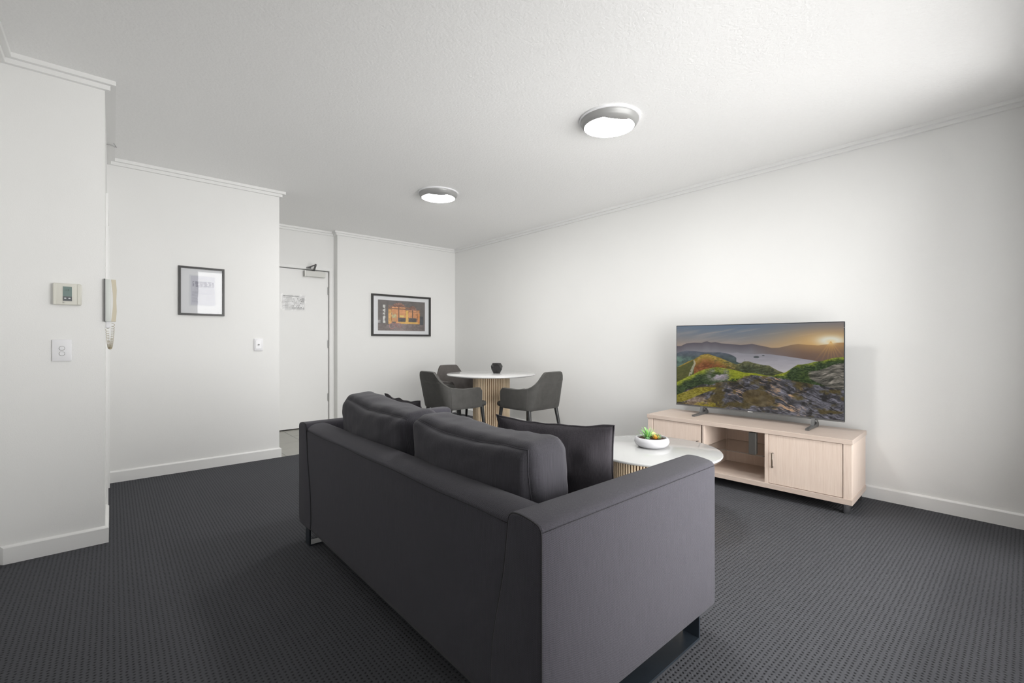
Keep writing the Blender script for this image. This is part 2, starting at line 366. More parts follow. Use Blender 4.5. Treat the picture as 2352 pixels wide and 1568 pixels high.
PATH = [(XR, YW), (XR, YB), (XC, YB), (XC, YD), (XS, YD), (XS, YS), (XK, YS), (XK, YK), (XL, YK), (XL, YW)]
def offs(i, p):
    """mitred offset of PATH vertex i by p toward the room"""
    v = Vector(PATH[i]); n = len(PATH)
    def nrm(a, b): d = (Vector(PATH[b]) - Vector(PATH[a])).normalized(); return Vector((-d.y, d.x))
    if i == 0: return v + nrm(0, 1) * p
    if i == n - 1: return v + nrm(n - 2, n - 1) * p
    return v + nrm(i - 1, i) * p + nrm(i, i + 1) * p
def run(i, prof, t0=None, t1=None):
    bm = bmesh.new(); E = []
    for k, t in ((i, t0), (i + 1, t1)):
        ring = []
        for p, z in prof:
            q = offs(k, p)
            if t is not None:
                base = Vector(PATH[i]).lerp(Vector(PATH[i + 1]), t); d = (Vector(PATH[i + 1]) - Vector(PATH[i])).normalized()
                q = base + Vector((-d.y, d.x)) * p
            ring.append(bm.verts.new((q.x, q.y, z)))
        E.append(ring)
    n = len(prof)
    for a in range(n): bm.faces.new((E[0][a], E[0][(a + 1) % n], E[1][(a + 1) % n], E[1][a]))
    bm.faces.new(E[0][::-1]); bm.faces.new(E[1]); return bm
CROWN = [(-.002, 2.5195), (.023, 2.5195), (.023, 2.544), (.047, 2.544), (.047, ZC), (-.002, ZC)]
where = ['right wall', 'picture wall', 'recess corner', 'entry door wall', 'entry recess side', 'middle wall', 'left block side', 'left block', 'left wall']
for i in range(9):
    struct('trim_%d' % (i + 1), run(i, CROWN), M_trim, 'stepped white cornice along the ' + where[i])
BASE = [(-.002, 0), (.016, 0), (.016, .081), (.013, .085), (.004, .091), (-.002, .091)]
sides = {0: 'right', 1: 'back', 4: 'hall', 5: 'middle', 7: 'front'}
for i, s in sides.items():
    struct('baseboard_' + s, run(i, BASE), M_trim, 'white skirting board along the ' + where[i])
struct('baseboard_left', run(8, BASE, .25, None), M_trim, 'white skirting board on the left wall beside the camera')
struct('baseboard_side', run(6, BASE, t0=(YS - 3.85) / 1.4, t1=None), M_trim, 'short white skirting board on the left block side')
struct('baseboard_entry', run(3, BASE, None, .025), M_trim, 'short piece of white skirting board beside the entry door')

# side-wall door (architrave only shows edge-on) and entry door
d2 = struct('door_2', nb(XK - .06, 3.92, .005, XK - .02, 4.64, 2.0), M_door, 'white side door seen edge-on beyond the intercom')
for a, b, zt, pr in ((3.85, 3.92, 2.06, .012), (4.64, 4.70, 2.045, .017)):
    link('architrave', nb(XK - .03, a, 0, XK + pr, b, zt, bev=.002), M_trim, d2)
link('architrave', nb(XK - .03, 3.92, 2.0, XK + .012, 4.64, 2.05, bev=.002), M_trim, d2)
d1 = struct('door_1', nb(1.263, YD + .035, .012, 2.157, YD + .075, 2.043, bev=.002), M_door, 'white flush entry door with a closer and an evacuation notice')
bm = bmesh.new()
box(bm, 1.225, YD - .012, 0, 1.258, YD + .1, 2.09, bev=.002); box(bm, 2.162, YD - .012, 0, 2.203, YD + .1, 2.09, bev=.002)
box(bm, 1.258, YD - .012, 2.049, 2.162, YD + .1, 2.09, bev=.002)
link('door_frame', bm, M_trim, d1)
link('threshold_gap', nb(1.26, YD + .05, -.007, 2.16, YD + .11, .012), M_gap, d1)
link('frame_gap', nb(1.258, YD + .06, .0, 2.162, YD + .09, 2.049), M_gap, d1)
for z in (1.79, 1.085, .38):
    bm = bmesh.new(); tube(bm, [(2.160, YD + .028, z - .05), (2.160, YD + .028, z + .05)], .006, 8)
    for q in (-.05, -.017, .017, .05): tube(bm, [(2.160, YD + .028, z + q - .002), (2.160, YD + .028, z + q + .002)], .0075, 8)
    box(bm, 2.148, YD + .03, z - .05, 2.172, YD + .036, z + .05)
    link('hinge', bm, M_silver, d1, smooth=True)
cl = link('door_closer', nb(1.853, YD - .03, 1.955, 2.105, YD + .035, 2.028, bev=.004), plain('closer_enamel', (.66, .66, .63, 1), .4, nscale=10, namt=.02), d1)
link('closer_end_cap', nb(1.845, YD - .031, 1.954, 1.853, YD + .035, 2.029), M_grey, cl)
bm = bmesh.new()
tube(bm, [(1.962, YD - .005, 2.02), (1.962, YD - .005, 2.045)], .014, 12)
def bar(bm, a, b, w, t):
    a = Vector(a); b = Vector(b); d = (b - a); l = d.length; q = d.to_track_quat('X', 'Z').to_matrix().to_4x4()
    vs = box(bm, 0, -w / 2, -t / 2, l, w / 2, t / 2)
    for v in vs: v.co = (Matrix.Translation(a) @ q) @ v.co
bar(bm, (1.962, YD - .005, 2.035), (1.935, YD - .16, 2.085), .022, .01)
bar(bm, (1.935, YD - .16, 2.09), (1.885, YD - .02, 2.068), .018, .008)
tube(bm, [(1.935, YD - .16, 2.078), (1.935, YD - .16, 2.1)], .012, 12)
link('closer_arm', bm, M_dgrey, cl, smooth=True)
link('closer_bracket', nb(1.868, YD - .035, 2.056, 1.922, YD - .005, 2.074, bev=.002), M_dgrey, cl)
# evacuation notice in a clear sleeve
note = thing('evacuation_notice', 'evacuation plan sheet in a creased clear sleeve on the entry door', 'notice', (1.725, YD + .033, 1.615))
H, Wd = 84, 126; img = np.full((H, Wd, 3), 232.)
yy, xx = np.mgrid[0:H, 0:Wd] / np.array([H, Wd])[:, None, None].astype(float) if False else (np.mgrid[0:H, 0:Wd][0] / H, np.mgrid[0:H, 0:Wd][1] / Wd)
nz = fbm(xx * 60, yy * 50, 2, 4)
def rect(img, x0, y0, x1, y1, c): m = (xx >= x0) & (xx < x1) & (yy >= y0) & (yy < y1); img[m] = c
for k in range(18):
    y = .2 + k * .043
    m = (xx > .04) & (xx < .38) & (yy > y) & (yy < y + .014) & (nz > .42); img[m] = 195
for y in (.17, .42, .72): rect(img, .03, y, .40, y + .018, 120)
rect(img, .41, .15, .418, .95, 190); rect(img, .85, .15, .99, .45, 196); rect(img, .42, .80, .98, .95, 205)
for a, b in ((.48, .22), (.66, .2), (.8, .26), (.44, .42), (.82, .38), (.8, .52), (.46, .7), (.6, .74), (.7, .76), (.82, .78), (.93, .8)):
    rect(img, a, b, a + .035, b + .04, 90)
for a, b, c, d in ((.52, .3, .76, .315), (.52, .3, .528, .68), (.52, .67, .76, .685), (.755, .3, .763, .68), (.6, .4, .7, .415), (.6, .4, .608, .6), (.69, .4, .7, .6), (.56, .5, .7, .51)):
    rect(img, a, b, c, d, 150)
rect(img, .88, .5, .98, .505, 170); rect(img, .88, .5, .886, .72, 170); rect(img, .88, .71, .98, .72, 170)
pic_mesh('sheet', img, [(-.13, -.002, .09), (.135, -.002, .09), (.135, -.002, -.095), (-.13, -.002, -.095)], vcol_mat('printed_sheet', .6), note)
text_mesh('lettering', 'FIRE EVACUATION PLAN', .0168, plain('notice_ink', (.06, .06, .06, 1), .6, nscale=50, namt=.1), note,
          Matrix.Translation((-.030, -.0030, .078)) @ Matrix.Rotation(PI / 2, 4, 'X'))
bm = bmesh.new(); G = [[bm.verts.new((-.15 + .30 * i / 14, -.004 - .004 * noise.noise(Vector((i * .5, j * .6, 2))) - .003 * math.exp(-((i - 1.2 - j * .22) / .7) ** 2), -.105 + .21 * j / 10)) for j in range(11)] for i in range(15)]
for i in range(14):
    for j in range(10): bm.faces.new((G[i][j], G[i + 1][j], G[i + 1][j + 1], G[i][j + 1]))
link('clear_sleeve', bm, M_sleeve, note, smooth='all')

# ------------------------------------------------------------------ ceiling lights
def ceiling_light(label, loc):
    t = thing('ceiling_light', label, 'ceiling light', (loc[0], loc[1], ZC), 0, 'round ceiling lights')
    t.scale = (.935, .935, .93)
    bm = bmesh.new(); lathe(bm, [(0, 0), (.205, 0), (.208, -.004), (.208, -.012), (.19, -.016), (0, -.016)], 48)
    link('base_plate', bm, M_white, t, smooth=True)
    # silver cover: domed ring with an off-centre opening cut straight on one side
    nx, ny = -.54, -.84; l = math.hypot(nx, ny); nx /= l; ny /= l
    cx, cy, ri, ch = -nx * .010, -ny * .010, .171, .136
    f = lambda r: -.020 - .046 * math.sqrt(max(0, 1 - (r / .193) ** 4.6))
    bm = bmesh.new(); n = 128; rows = []
    for i in range(n):
        a = 2 * PI * i / n; c, s = math.cos(a), math.sin(a)
        r = ri; k = c * nx + s * ny
        if k > 1e-4: r = min(r, (ch - (cx * nx + cy * ny)) / k)
        p0 = Vector((cx + r * c, cy + r * s)); p1 = p0.normalized() * .1925 if p0.length > 0 else p0
        # outer point on the same ray from the opening centre
        A_2 = 1; B_2 = 2 * (cx * c + cy * s); C_2 = cx * cx + cy * cy - .1925 ** 2; ro = (-B_2 + math.sqrt(B_2 * B_2 - 4 * C_2)) / 2
        row = [bm.verts.new((cx + ro * c * 1.03, cy + ro * s * 1.03, -.013)), bm.verts.new((cx + ro * c * 1.03, cy + ro * s * 1.03, -.021))]
        for q in range(9):
            rr = ro + (r - ro) * q / 8; x, y = cx + rr * c, cy + rr * s
            row.append(bm.verts.new((x, y, f(math.hypot(x, y)) - .004)))
        x, y = row[-1].co.x, row[-1].co.y; row.append(bm.verts.new((x, y, f(math.hypot(x, y)) + .004)))
        rows.append(row)
    for i in range(n):
        P, Q = rows[i], rows[(i + 1) % n]
        for k in range(len(P) - 1): bm.faces.new((P[k], Q[k], Q[k + 1], P[k + 1]))
    link('silver_cover', bm, M_silver, t, smooth=True)
    bm = bmesh.new(); lathe(bm, [(.186, f(.186))] + [(.186 * math.cos(PI / 2 * q / 14), f(.186 * math.cos(PI / 2 * q / 14))) for q in range(1, 14)] + [(0, f(0))], 64)
    link('opal_diffuser', bm, M_lamp, t, smooth='all')
    return t
ceiling_light('round silver rimmed ceiling light nearer the television', LAMPS[0])
ceiling_light('round silver rimmed ceiling light nearer the entry door', LAMPS[1])
# unseen gathered curtain, added to keep window light off the right wall's end
cu = thing('curtain', 'gathered pale grey curtain in the corner by the window', 'curtain', (3.86, -.075, 0))
bm = bmesh.new(); rows = []
for k in range(61):
    x = -.15 + .31 * k / 60; y = .035 * math.sin(k * 2 * PI / 7.5); rows.append([bm.verts.new((x, y * (1 + .1 * math.sin(z * 3)), z)) for z in (.02, .8, 1.6, 2.46)])
for A, B in zip(rows, rows[1:]):
    for j in range(3): bm.faces.new((A[j], B[j], B[j + 1], A[j + 1]))
co = link('drape', bm, plain('curtain_cloth', (.30, .30, .30, 1), .9, nscale=40, namt=.06), cu, smooth='all')
md = co.modifiers.new('thickness', 'SOLIDIFY'); md.thickness = .003
bm = bmesh.new(); tube(bm, [(-2.4, 0, 2.475), (.20, 0, 2.475)], .012, 10); link('rail', bm, M_grey, cu, smooth=True)
# ------------------------------------------------------------------ wall fittings
th = thing('thermostat', 'cream wall thermostat with a small grey display', 'thermostat', (-.180, YK, 1.372))
bm = nb(-.055, -.024, -.057, .055, 0, .057, bev=.006, seg=3); link('housing', bm, M_cream, th, smooth=True)
link('side_grip', nb(-.0545, -.026, -.0565, -.04, -.012, .0565, bev=.003), M_cream, th, smooth=True); bm = nb(.036, -.027, -.0565, .0545, -.012, .0565, bev=.004)
link('side_grip', bm, M_cream, th, smooth=True)
link('display', nb(-.0165, -.0262, -.036, .0175, -.023, .040), plain('lcd_grey', lin(128, 146, 142), .2, nscale=30, namt=.04), th)
link('display_keys', nb(-.0165, -.0267, -.036, .0175, -.023, -.012), plain('lcd_key_strip', lin(104, 108, 110), .3, nscale=30, namt=.04), th)
mk = plain('display_ink', (.04, .05, .05, 1), .4, nscale=30, namt=.1)
RX = Matrix.Rotation(PI / 2, 4, 'X')
text_mesh('lettering', '--/.5', .011, mk, th, Matrix.Translation((-.001, -.0268, .022)) @ RX)
for a in (-.008, .008):
    bm = bmesh.new(); lathe(bm, [(0, 0), (.0045, 0), (.0045, .001), (0, .001)], 16); bmesh.ops.transform(bm, matrix=Matrix.Translation((a, -.0267, -.022)) @ RX @ Matrix.Diagonal((1, .55, 1, 1)), verts=bm.verts)
    link('key', bm, M_white, th)
text_mesh('maker_mark', 'm~', .008, mk, th, Matrix.Translation((-.013, -.0245, -.045)) @ RX)
sw = thing('light_switch', 'white double light switch below the thermostat', 'light switch', (-.2015, YK, 1.073))
link('switch_plate', nb(-.0375, -.010, -.0575, .0375, 0, .0575, bev=.003, seg=2), M_white, sw, smooth=True)
for z in (.011, -.018):
    bm = bmesh.new(); lathe(bm, [(0, -.001), (.0105, -.001), (.0105, .0015), (.0095, .003), (0, .0034)], 24)
    bmesh.ops.transform(bm, matrix=Matrix.Translation((0, -.010, z)) @ RX, verts=bm.verts)
    rk = link('rocker', bm, M_white, sw, smooth=True)
    bm = bmesh.new(); tube(bm, [(.0113 * math.cos(a * PI / 12), -.0105, z + .0113 * math.sin(a * PI / 12)) for a in range(24)], .0008, 5, closed=True)
    link('rocker_gap', bm, M_grey, rk)
sw2 = thing('wall_socket', 'small white outlet plate on the middle wall near its right end', 'wall plate', (1.037, YS, 1.090))
link('socket_plate', nb(-.0375, -.009, -.0575, .0375, 0, .0575, bev=.003, seg=2), M_white, sw2, smooth=True)
bm = bmesh.new(); box(bm, -.024, -.011, -.04, .024, -.008, .043, bev=.002); link('socket_insert', bm, M_white, sw2)
bm = bmesh.new(); lathe(bm, [(0, 0), (.008, 0), (.008, .006), (.004, .006), (.004, .001)], 16); bmesh.ops.transform(bm, matrix=Matrix.Translation((0, -.011, 0)) @ RX, verts=bm.verts)
link('socket_hole', bm, M_silver, sw2, smooth=True)
# intercom handset on the block side
ic = thing('intercom', 'cream wall intercom with a handset and coiled cord, at the wall corner', 'intercom', (XK, 3.46, 1.35))
link('wall_unit', nb(-.003, -.062, -.118, .024, .05, .118, bev=.003, seg=2), plain('intercom_white', (.68, .71, .68, 1), .4, nscale=20, namt=.02), ic, smooth=True)
link('shadow_gap_plate', nb(-.004, -.0640, -.119, .0015, .052, .119), M_dgrey, ic)  # dark rim that draws the shadow gap behind the unit
bm = bmesh.new(); pts = []
for k in range(13):
    z = -.118 + .236 * k / 12; b = .008 * math.sin(PI * k / 12); pts.append((.026 + b, z))
prof = pts + [(.046 - (.006 if 0 else 0), .118), (.050, .06), (.048, 0), (.050, -.06), (.046, -.118)]
prism(bm, [(x, z) for x, z in prof], 'y', -.055, -.005)
hs = link('handset', bm, M_beige, ic)
link('cord_plug', nb(.003, -.05, -.155, .022, -.02, -.116, bev=.003), M_white, ic, smooth=True)
bm = bmesh.new(); path = []
K = 60
for k in range(K * 10):
    t = k / (K * 10 - 1)
    y = -.035 + .045 * t; x = .009 + .026 * t
    z = -.155 - .13 * math.sin(PI * t) ** .8 + (.03 * t)
    path.append((x + .0065 * math.cos(t * K * 2 * PI / 1.6), y + .0065 * math.sin(t * K * 2 * PI / 1.6) * .9, z + .003 * math.sin(t * K * 2 * PI / 1.6)))
tube(bm, path, .0011, 5); link('coiled_cord', bm, plain('cord_beige', (.42, .36, .24, 1), .5, nscale=20, namt=.1), ic, smooth='all')
hk = thing('cornice_hook', 'tiny metal hook on the cornice above the side door', 'hook', (XK + .012, 4.30, 2.51))
bm = bmesh.new(); tube(bm, [(-.014, 0, 0), (.012, 0, 0), (.024, 0, -.002), (.034, 0, -.008)], .005, 8); tube(bm, [(.026, 0, .018), (.042, 0, -.008)], .0035, 8)
link('hook_arm', bm, M_steel, hk, smooth=True)

# framed pictures
def framed(name, label, x0, x1, z0, z1, Y, bw, dep, img, ix0, ix1, iz0, iz1, cat='picture', vm=None, gm=None):
    cx, cz = (x0 + x1) / 2, (z0 + z1) / 2
    t = thing(name, label, cat, (cx, Y, cz)); w, h = (x1 - x0) / 2, (z1 - z0) / 2
    bm = bmesh.new(); o = [(-w, -h), (w, -h), (w, h), (-w, h)]; i = [(-w + bw, -h + bw), (w - bw, -h + bw), (w - bw, h - bw), (-w + bw, h - bw)]
    def ring(p, y): return [bm.verts.new((a, y, b)) for a, b in p]
    A, B, Cc, D = ring(o, -.001), ring(o, -dep), ring(i, -dep), ring(i, -.004)
    for P, Q in ((A, B), (B, Cc), (Cc, D)):
        for k in range(4): bm.faces.new((P[k], P[(k + 1) % 4], Q[(k + 1) % 4], Q[k]))
    bmesh.ops.bevel(bm, geom=[e for e in bm.edges if all(v in B + Cc for v in e.verts) and e.verts[0] in B and e.verts[1] in B], offset=.001, segments=1, affect='EDGES')
    link('frame', bm, M_black, t)
    link('mat_board', nb(-w + bw, -.006, -h + bw, w - bw, -.001, h - bw), plain('mat_board_white', (.84, .85, .87, 1), .7, nscale=20, namt=.01), t)
    pic_mesh('print', img, [(ix0 - cx, -.0068, iz1 - cz), (ix1 - cx, -.0068, iz1 - cz), (ix1 - cx, -.0068, iz0 - cz), (ix0 - cx, -.0068, iz0 - cz)], vm, t)
    link('glass', nb(-w + bw, -.0115, -h + bw, w - bw, -.0100, h - bw), gm or M_picglass, t)
    return t
# night street print
def grid(H, Wd):
    a, b = np.mgrid[0:H, 0:Wd]; return (b + .5) / Wd, (a + .5) / H
H, Wd = 120, 196; xx, yy = grid(H, Wd)
n1 = fbm(xx * 26, yy * 18, 4, 1); n2 = fbm(xx * 9, yy * 7, 3, 9)
img = np.stack([104 + 40 * (n1 - .5), 97 + 36 * (n1 - .5), 95 + 36 * (n1 - .5)], -1)
X, Y = xx * 1410 + 380, yy * 860 + 360 + (xx - .5) * 0     # crop coordinates of the print
def area_(c, m, k=0): img[m] = (np.array(c) + k * (n1[m][:, None] - .5))
g = yy > .77; img[g] = np.stack([110 + 60 * (n1 - .5), 98 + 60 * (n1 - .5), 96 + 60 * (n1 - .5)], -1)[g] * (1.0 + .35 * np.exp(-((xx - .45) / .25) ** 2))[g][:, None]
area_((205, 205, 200), (xx > .095) & (xx < .15) & (yy > .16) & (yy < .76) & (n1 > .42), 110)
area_((170, 165, 165), (xx < .05) & (yy > .66) & (yy < .76), 120)
wall = (xx > .21) & (xx < .89) & (yy > .15) & (yy < .76) & (yy > .17 + .26 * np.maximum(0, xx - .5) * 1.2)
area_((196, 136, 84), wall & (n2 > .3), 150); area_((120, 96, 84), wall & (yy < .30) & (n1 > .42), 60)
area_((228, 178, 100), (xx > .21) & (xx < .27) & (yy > .3) & (yy < .78), 70)
for a, b, t in ((.28, .57, .12), (.64, .81, .2)):
    arch = (((xx - (a + b) / 2) / ((b - a) / 2)) ** 2 + ((yy - t - .12) / .17) ** 2 < 1) & (yy < t + .12)
    area_((150, 104, 84), arch, 120)
    sp = np.abs(np.sin(np.arctan2((yy - t - .14) * .61, xx - (a + b) / 2) * 7)) < .3; area_((104, 78, 74), arch & sp, 30)
    w = (xx > a) & (xx < b) & (yy > t + .10) & (yy < .70); area_((226, 160, 104), w, 50)
    area_((92, 62, 44), w & ((np.abs(xx - (a + b) / 2) < .009) | (np.abs(yy - t - .15) < .01)), 10)
    area_((76, 70, 72), w & (yy > .57) & (xx > (.41 if a < .5 else a)), 60)
area_((235, 214, 120), (xx > .45) & (xx < .54) & (yy > .48) & (yy < .54), 20)
area_((190, 180, 130), (xx > .28) & (xx < .38) & (yy > .4) & (yy < .68) & (n1 > .45), 120)
area_((236, 196, 100), (xx > .575) & (xx < .63) & (yy > .32) & (yy < .74), 30)
area_((232, 186, 92), (xx > .40) & (xx < .88) & (yy > .70) & (yy < .765), 40)
area_((224, 150, 72), (xx > .84) & (xx < .885) & (yy > .42) & (yy < .74), 40)
area_((62, 66, 74), (xx > .885) & (xx < .96) & (yy > .5) & (yy < .78), 40)
for cx_, cy_, r_ in ((.285, .84, .055), (.43, .81, .045)):
    d = np.hypot(xx - cx_, (yy - cy_) * .61); area_((186, 130, 128), np.abs(d - r_) < .006, 40); area_((150, 120, 120), (d < r_) & (np.abs(np.sin(np.arctan2(yy - cy_, xx - cx_) * 6)) < .2), 30)
for x_, y_, x2, y2 in ((.285, .84, .35, .74), (.35, .74, .43, .81), (.33, .80, .43, .76)):
    tt = np.clip(((xx - x_) * (x2 - x_) + (yy - y_) * (y2 - y_)) / ((x2 - x_) ** 2 + (y2 - y_) ** 2), 0, 1)
    d = np.hypot(xx - x_ - tt * (x2 - x_), (yy - y_ - tt * (y2 - y_)) * .61); area_((150, 110, 110), d < .006, 20)
VM_print = vcol_mat('photo_print', .5)
framed('framed_picture', 'wide black framed photo print of a lit cafe front at night', 2.690, 3.628, 1.198, 1.785, YB, .026, .028, img, 2.789, 3.536, 1.275, 1.707, vm=VM_print)
H, Wd = 130, 90; xx, yy = grid(H, Wd); n1 = fbm(xx * 30, yy * 40, 3, 2)
img = np.full((H, Wd, 3), 224.) + np.array([-2, 0, 4.])
def area_(c, m, k=0): img[m] = (np.array(c) + k * (n1[m][:, None] - .5))
area_((206, 207, 216), (xx > .05) & (xx < .95) & (yy > .03) & (yy < .97), 6)
area_((150, 150, 165), (xx > .12) & (xx < .9) & (yy > .2) & (yy < .38) & (n1 > .44 + .1 * np.sin(xx * 40)), 70)
area_((188, 189, 200), (xx > .2) & (xx < .85) & (yy > .38) & (yy < .62) & (np.sin(yy * 150) > .2), 40)
area_((178, 179, 192), (xx > .1) & (xx < .3) & (yy > .5) & (yy < .92) & (np.sin(yy * 170) > .3), 40)
framed('framed_picture', 'small upright black framed sketch under shiny glass', .424, .7605, 1.348, 1.770, YS, .017, .016, img, .50, .70, 1.43, 1.70, vm=VM_print, gm=M_picglass2)

# ------------------------------------------------------------------ sofa
SX, SY = .80, .80
sofa = thing('sofa', 'charcoal fabric sofa seen from behind on a black sled base', 'sofa', (SX, SY, 0))
def prof_extrude(prof, axis, a, b, r0, r1, seg=5):
    """prof: closed 2D loop (counterclockwise) lofted from a to b with rounded ends"""
    P = [Vector(p) for p in prof]; n = len(P); nr = []
    for i in range(n):
        t = (P[(i + 1) % n] - P[i - 1]).normalized(); nr.append(Vector((t.y, -t.x)))
    bm = bmesh.new(); rings = []
    st = [(a + r0 * (1 - math.sin(k * PI / 2 / seg)), r0 * (1 - math.cos(k * PI / 2 / seg))) for k in range(seg, -1, -1)]
    st = [(a + r0 * (1 - math.sin(th)), r0 * (1 - math.cos(th))) for th in [PI / 2 * (1 - k / seg) for k in range(seg + 1)]]
    st = [(p, q) for p, q in st]
    st = sorted(st, key=lambda s: s[0])
    m = max(2, int((b - a) / .08)); mids = [(a + r0 + (b - r1 - a - r0) * k / m, 0) for k in range(1, m)]
    en = sorted([(b - r1 * (1 - math.sin(th)), r1 * (1 - math.cos(th))) for th in [PI / 2 * (1 - k / seg) for k in range(seg + 1)]], key=lambda s: s[0])
    for t, off in st + mids + en:
        ring = []
        for p, q in zip(P, nr):
            c = p - q * off
            ring.append(bm.verts.new((t, c.x, c.y) if axis == 'x' else (c.x, t, c.y)))
        rings.append(ring)
    for A, B in zip(rings, rings[1:]):
        for i in range(n): bm.faces.new((A[i], A[(i + 1) % n], B[(i + 1) % n], B[i]))
    bm.faces.new(rings[0]); bm.faces.new(rings[-1][::-1]); return bm
def spline(pts, k=4):
    out = []; n = len(pts)
    for i in range(n):
        p0, p1, p2, p3 = [Vector(pts[j % n]) for j in (i - 1, i, i + 1, i + 2)]
        for s in range(k):
            t = s / k
            out.append(.5 * ((2 * p1) + (p2 - p0) * t + (2 * p0 - 5 * p1 + 4 * p2 - p3) * t * t + (3 * p1 - p0 - 3 * p2 + p3) * t ** 3))
    return out
ARM = [(.026, .098), (.006, .108), (.0, .130), (0, .26), (0, .42), (0, .56), (0, .622), (.001, .640), (.006, .652), (.018, .6595), (.045, .665), (.08, .668), (.108, .666), (.122, .658), (.130, .644), (.134, .620),
       (.139, .58), (.150, .50), (.168, .42), (.190, .33), (.203, .25), (.207, .17), (.204, .122), (.190, .102), (.16, .097), (.09, .097)]
LX = .964; LY = 1.958
def arm(flip):
    pr = spline(ARM, 3)[::-1]
    pr = [(LY - p[0] if flip else p[0], p[1]) for p in pr]
    ar = sum(pr[i - 1][0] * pr[i][1] - pr[i][0] * pr[i - 1][1] for i in range(len(pr)))
    if ar < 0: pr = pr[::-1]
    bm = prof_extrude(pr, 'x', 0, LX, .009, .030)
    o = link('armrest', bm, M_sofa, sofa, smooth='all')
    # piping around the back panel and along the outer top edge
    bm = bmesh.new(); loop = [(.004, (LY - .0055 + (.0) if 0 else 0) + p[0], p[1]) for p in pr]
    cy = (LY - .1 if flip else .1)
    tube(bm, [(.0032, cy + (p[0] - cy) * .97, .36 + (p[1] - .36) * .993) for p in pr], .0020, 6, closed=True)
    yo = LY + .0006 if flip else -.0006
    tube(bm, [(.004 + (LX - .03) * k / 12, yo, .643) for k in range(13)], .0007, 5)
    link('seam', bm, M_seam, o, smooth='all'); return o
arm(False); arm(True)
BACK = [(.02, .098), (.008, .102), (.004, .12), (.004, .3), (.004, .5), (.005, .618), (.012, .640), (.035, .655), (.07, .662), (.105, .660), (.130, .648), (.142, .625), (.145, .56), (.145, .4), (.145, .2), (.14, .1), (.08, .098)]
pr = spline(BACK, 3)[::-1]
ar = sum(pr[i - 1][0] * pr[i][1] - pr[i][0] * pr[i - 1][1] for i in range(len(pr)))
if ar < 0: pr = pr[::-1]
bk = link('backrest', prof_extrude([tuple(p) for p in pr], 'y', .105, LY - .105, .006, .006), M_sofa, sofa, smooth='all')
bm = bmesh.new(); tube(bm, [(.0045, .135 + (LY - .27) * k / 20, .628 + .002 * math.sin(k)) for k in range(21)], .0010, 5)
link('seam', bm, M_seam, bk, smooth='all')
link('seat_deck', nb(.13, .19, .11, .93, LY - .19, .26, bev=.015, seg=2), M_sofa, sofa)

def softbox(hx, hy, hz, r, bx=0, by=0, bz=0, n=28, wr=.004, seed=0, sag=0):
    """upholstered block with bulging faces; returns bmesh and the two panel edge loops (x = +-)"""
    bm = bmesh.new(); V = {}
    g = [-math.cos(PI * i / n) if 0 else -1 + 2 * i / n for i in range(n + 1)]
    g = [math.copysign(abs(q) ** .8, q) for q in g]
    def pos(px, py, pz):
        P = Vector((px * hx, py * hy, pz * hz)); q = Vector([max(-h + r, min(h - r, c)) for c, h in zip(P, (hx, hy, hz))])
        d = P - q
        P2 = q + (d.normalized() * r if d.length > 1e-6 else d)
        fx, fy, fz = 1 - px * px, 1 - py * py, 1 - pz * pz
        P2.x += math.copysign(bx, px) * (abs(px) ** 2) * (fy * fz) ** .55
        P2.y += py * by * (fx * fz) ** .5; P2.z += pz * bz * (fx * fy) ** .5
        if pz > 0: P2.z -= sag * pz * (max(0, fy) ** 1.0)
        nv = noise.noise_vector(P2 * 5 + Vector((seed, seed * 1.7, 3)))
        P2 += nv * wr * 1.6
        w = noise.noise(Vector((P2.y * 7 + seed, P2.z * 22 + P2.y * 9, P2.x * 10)))
        w2 = noise.noise(Vector((P2.y * 26 + seed, P2.z * 9 - P2.y * 5, P2.x * 14 + 5)))
        P2 += Vector((px, py * .3, pz * .8)) * (w * wr + w2 * wr * .6)
        return P2
    def v(i, j, k):
        key = (i, j, k)
        if key not in V: V[key] = bm.verts.new(pos(g[i], g[j], g[k]))
        return V[key]
    for a in range(n):
        for b in range(n):
            for s in (0, n):
                bm.faces.new((v(s, a, b), v(s, a + 1, b), v(s, a + 1, b + 1), v(s, a, b + 1)))
                bm.faces.new((v(a, s, b), v(a + 1, s, b), v(a + 1, s, b + 1), v(a, s, b + 1)))
                bm.faces.new((v(a, b, s), v(a + 1, b, s), v(a + 1, b + 1, s), v(a, b + 1, s)))
    loops = []
    for s in (0, n):
        l = [(s, j, 0) for j in range(n)] + [(s, n, k) for k in range(n)] + [(s, j, n) for j in range(n, 0, -1)] + [(s, 0, k) for k in range(n, 0, -1)]
        loops.append([V[q].co.copy() for q in l])
    return bm, loops
for k, yc in enumerate((.587, 1.371)):
    bm, lp = softbox(.40, .388, .080, .03, n=14, wr=.003, seed=9 + k, bz=.012)
    bmesh.ops.translate(bm, vec=(.555, yc, .335), verts=bm.verts)
    link('seat_cushion', bm, M_cush, sofa, smooth='all')
for a, nm in ((.020, 'n'), (1.80, 'f')):
    bm = bmesh.new(); y0, y1 = a, a + .064; x0, x1, t = .010, .862, .008
    box(bm, x0, y0, 0, x1, y1, t); box(bm, x0, y0, t, x0 + t, y1, .099); box(bm, x1 - t, y0, t, x1, y1, .099)
    box(bm, x0 + t, y0, .091, x1 - t, y1, .099)
    link('sled_leg', bm, M_bsteel, sofa)

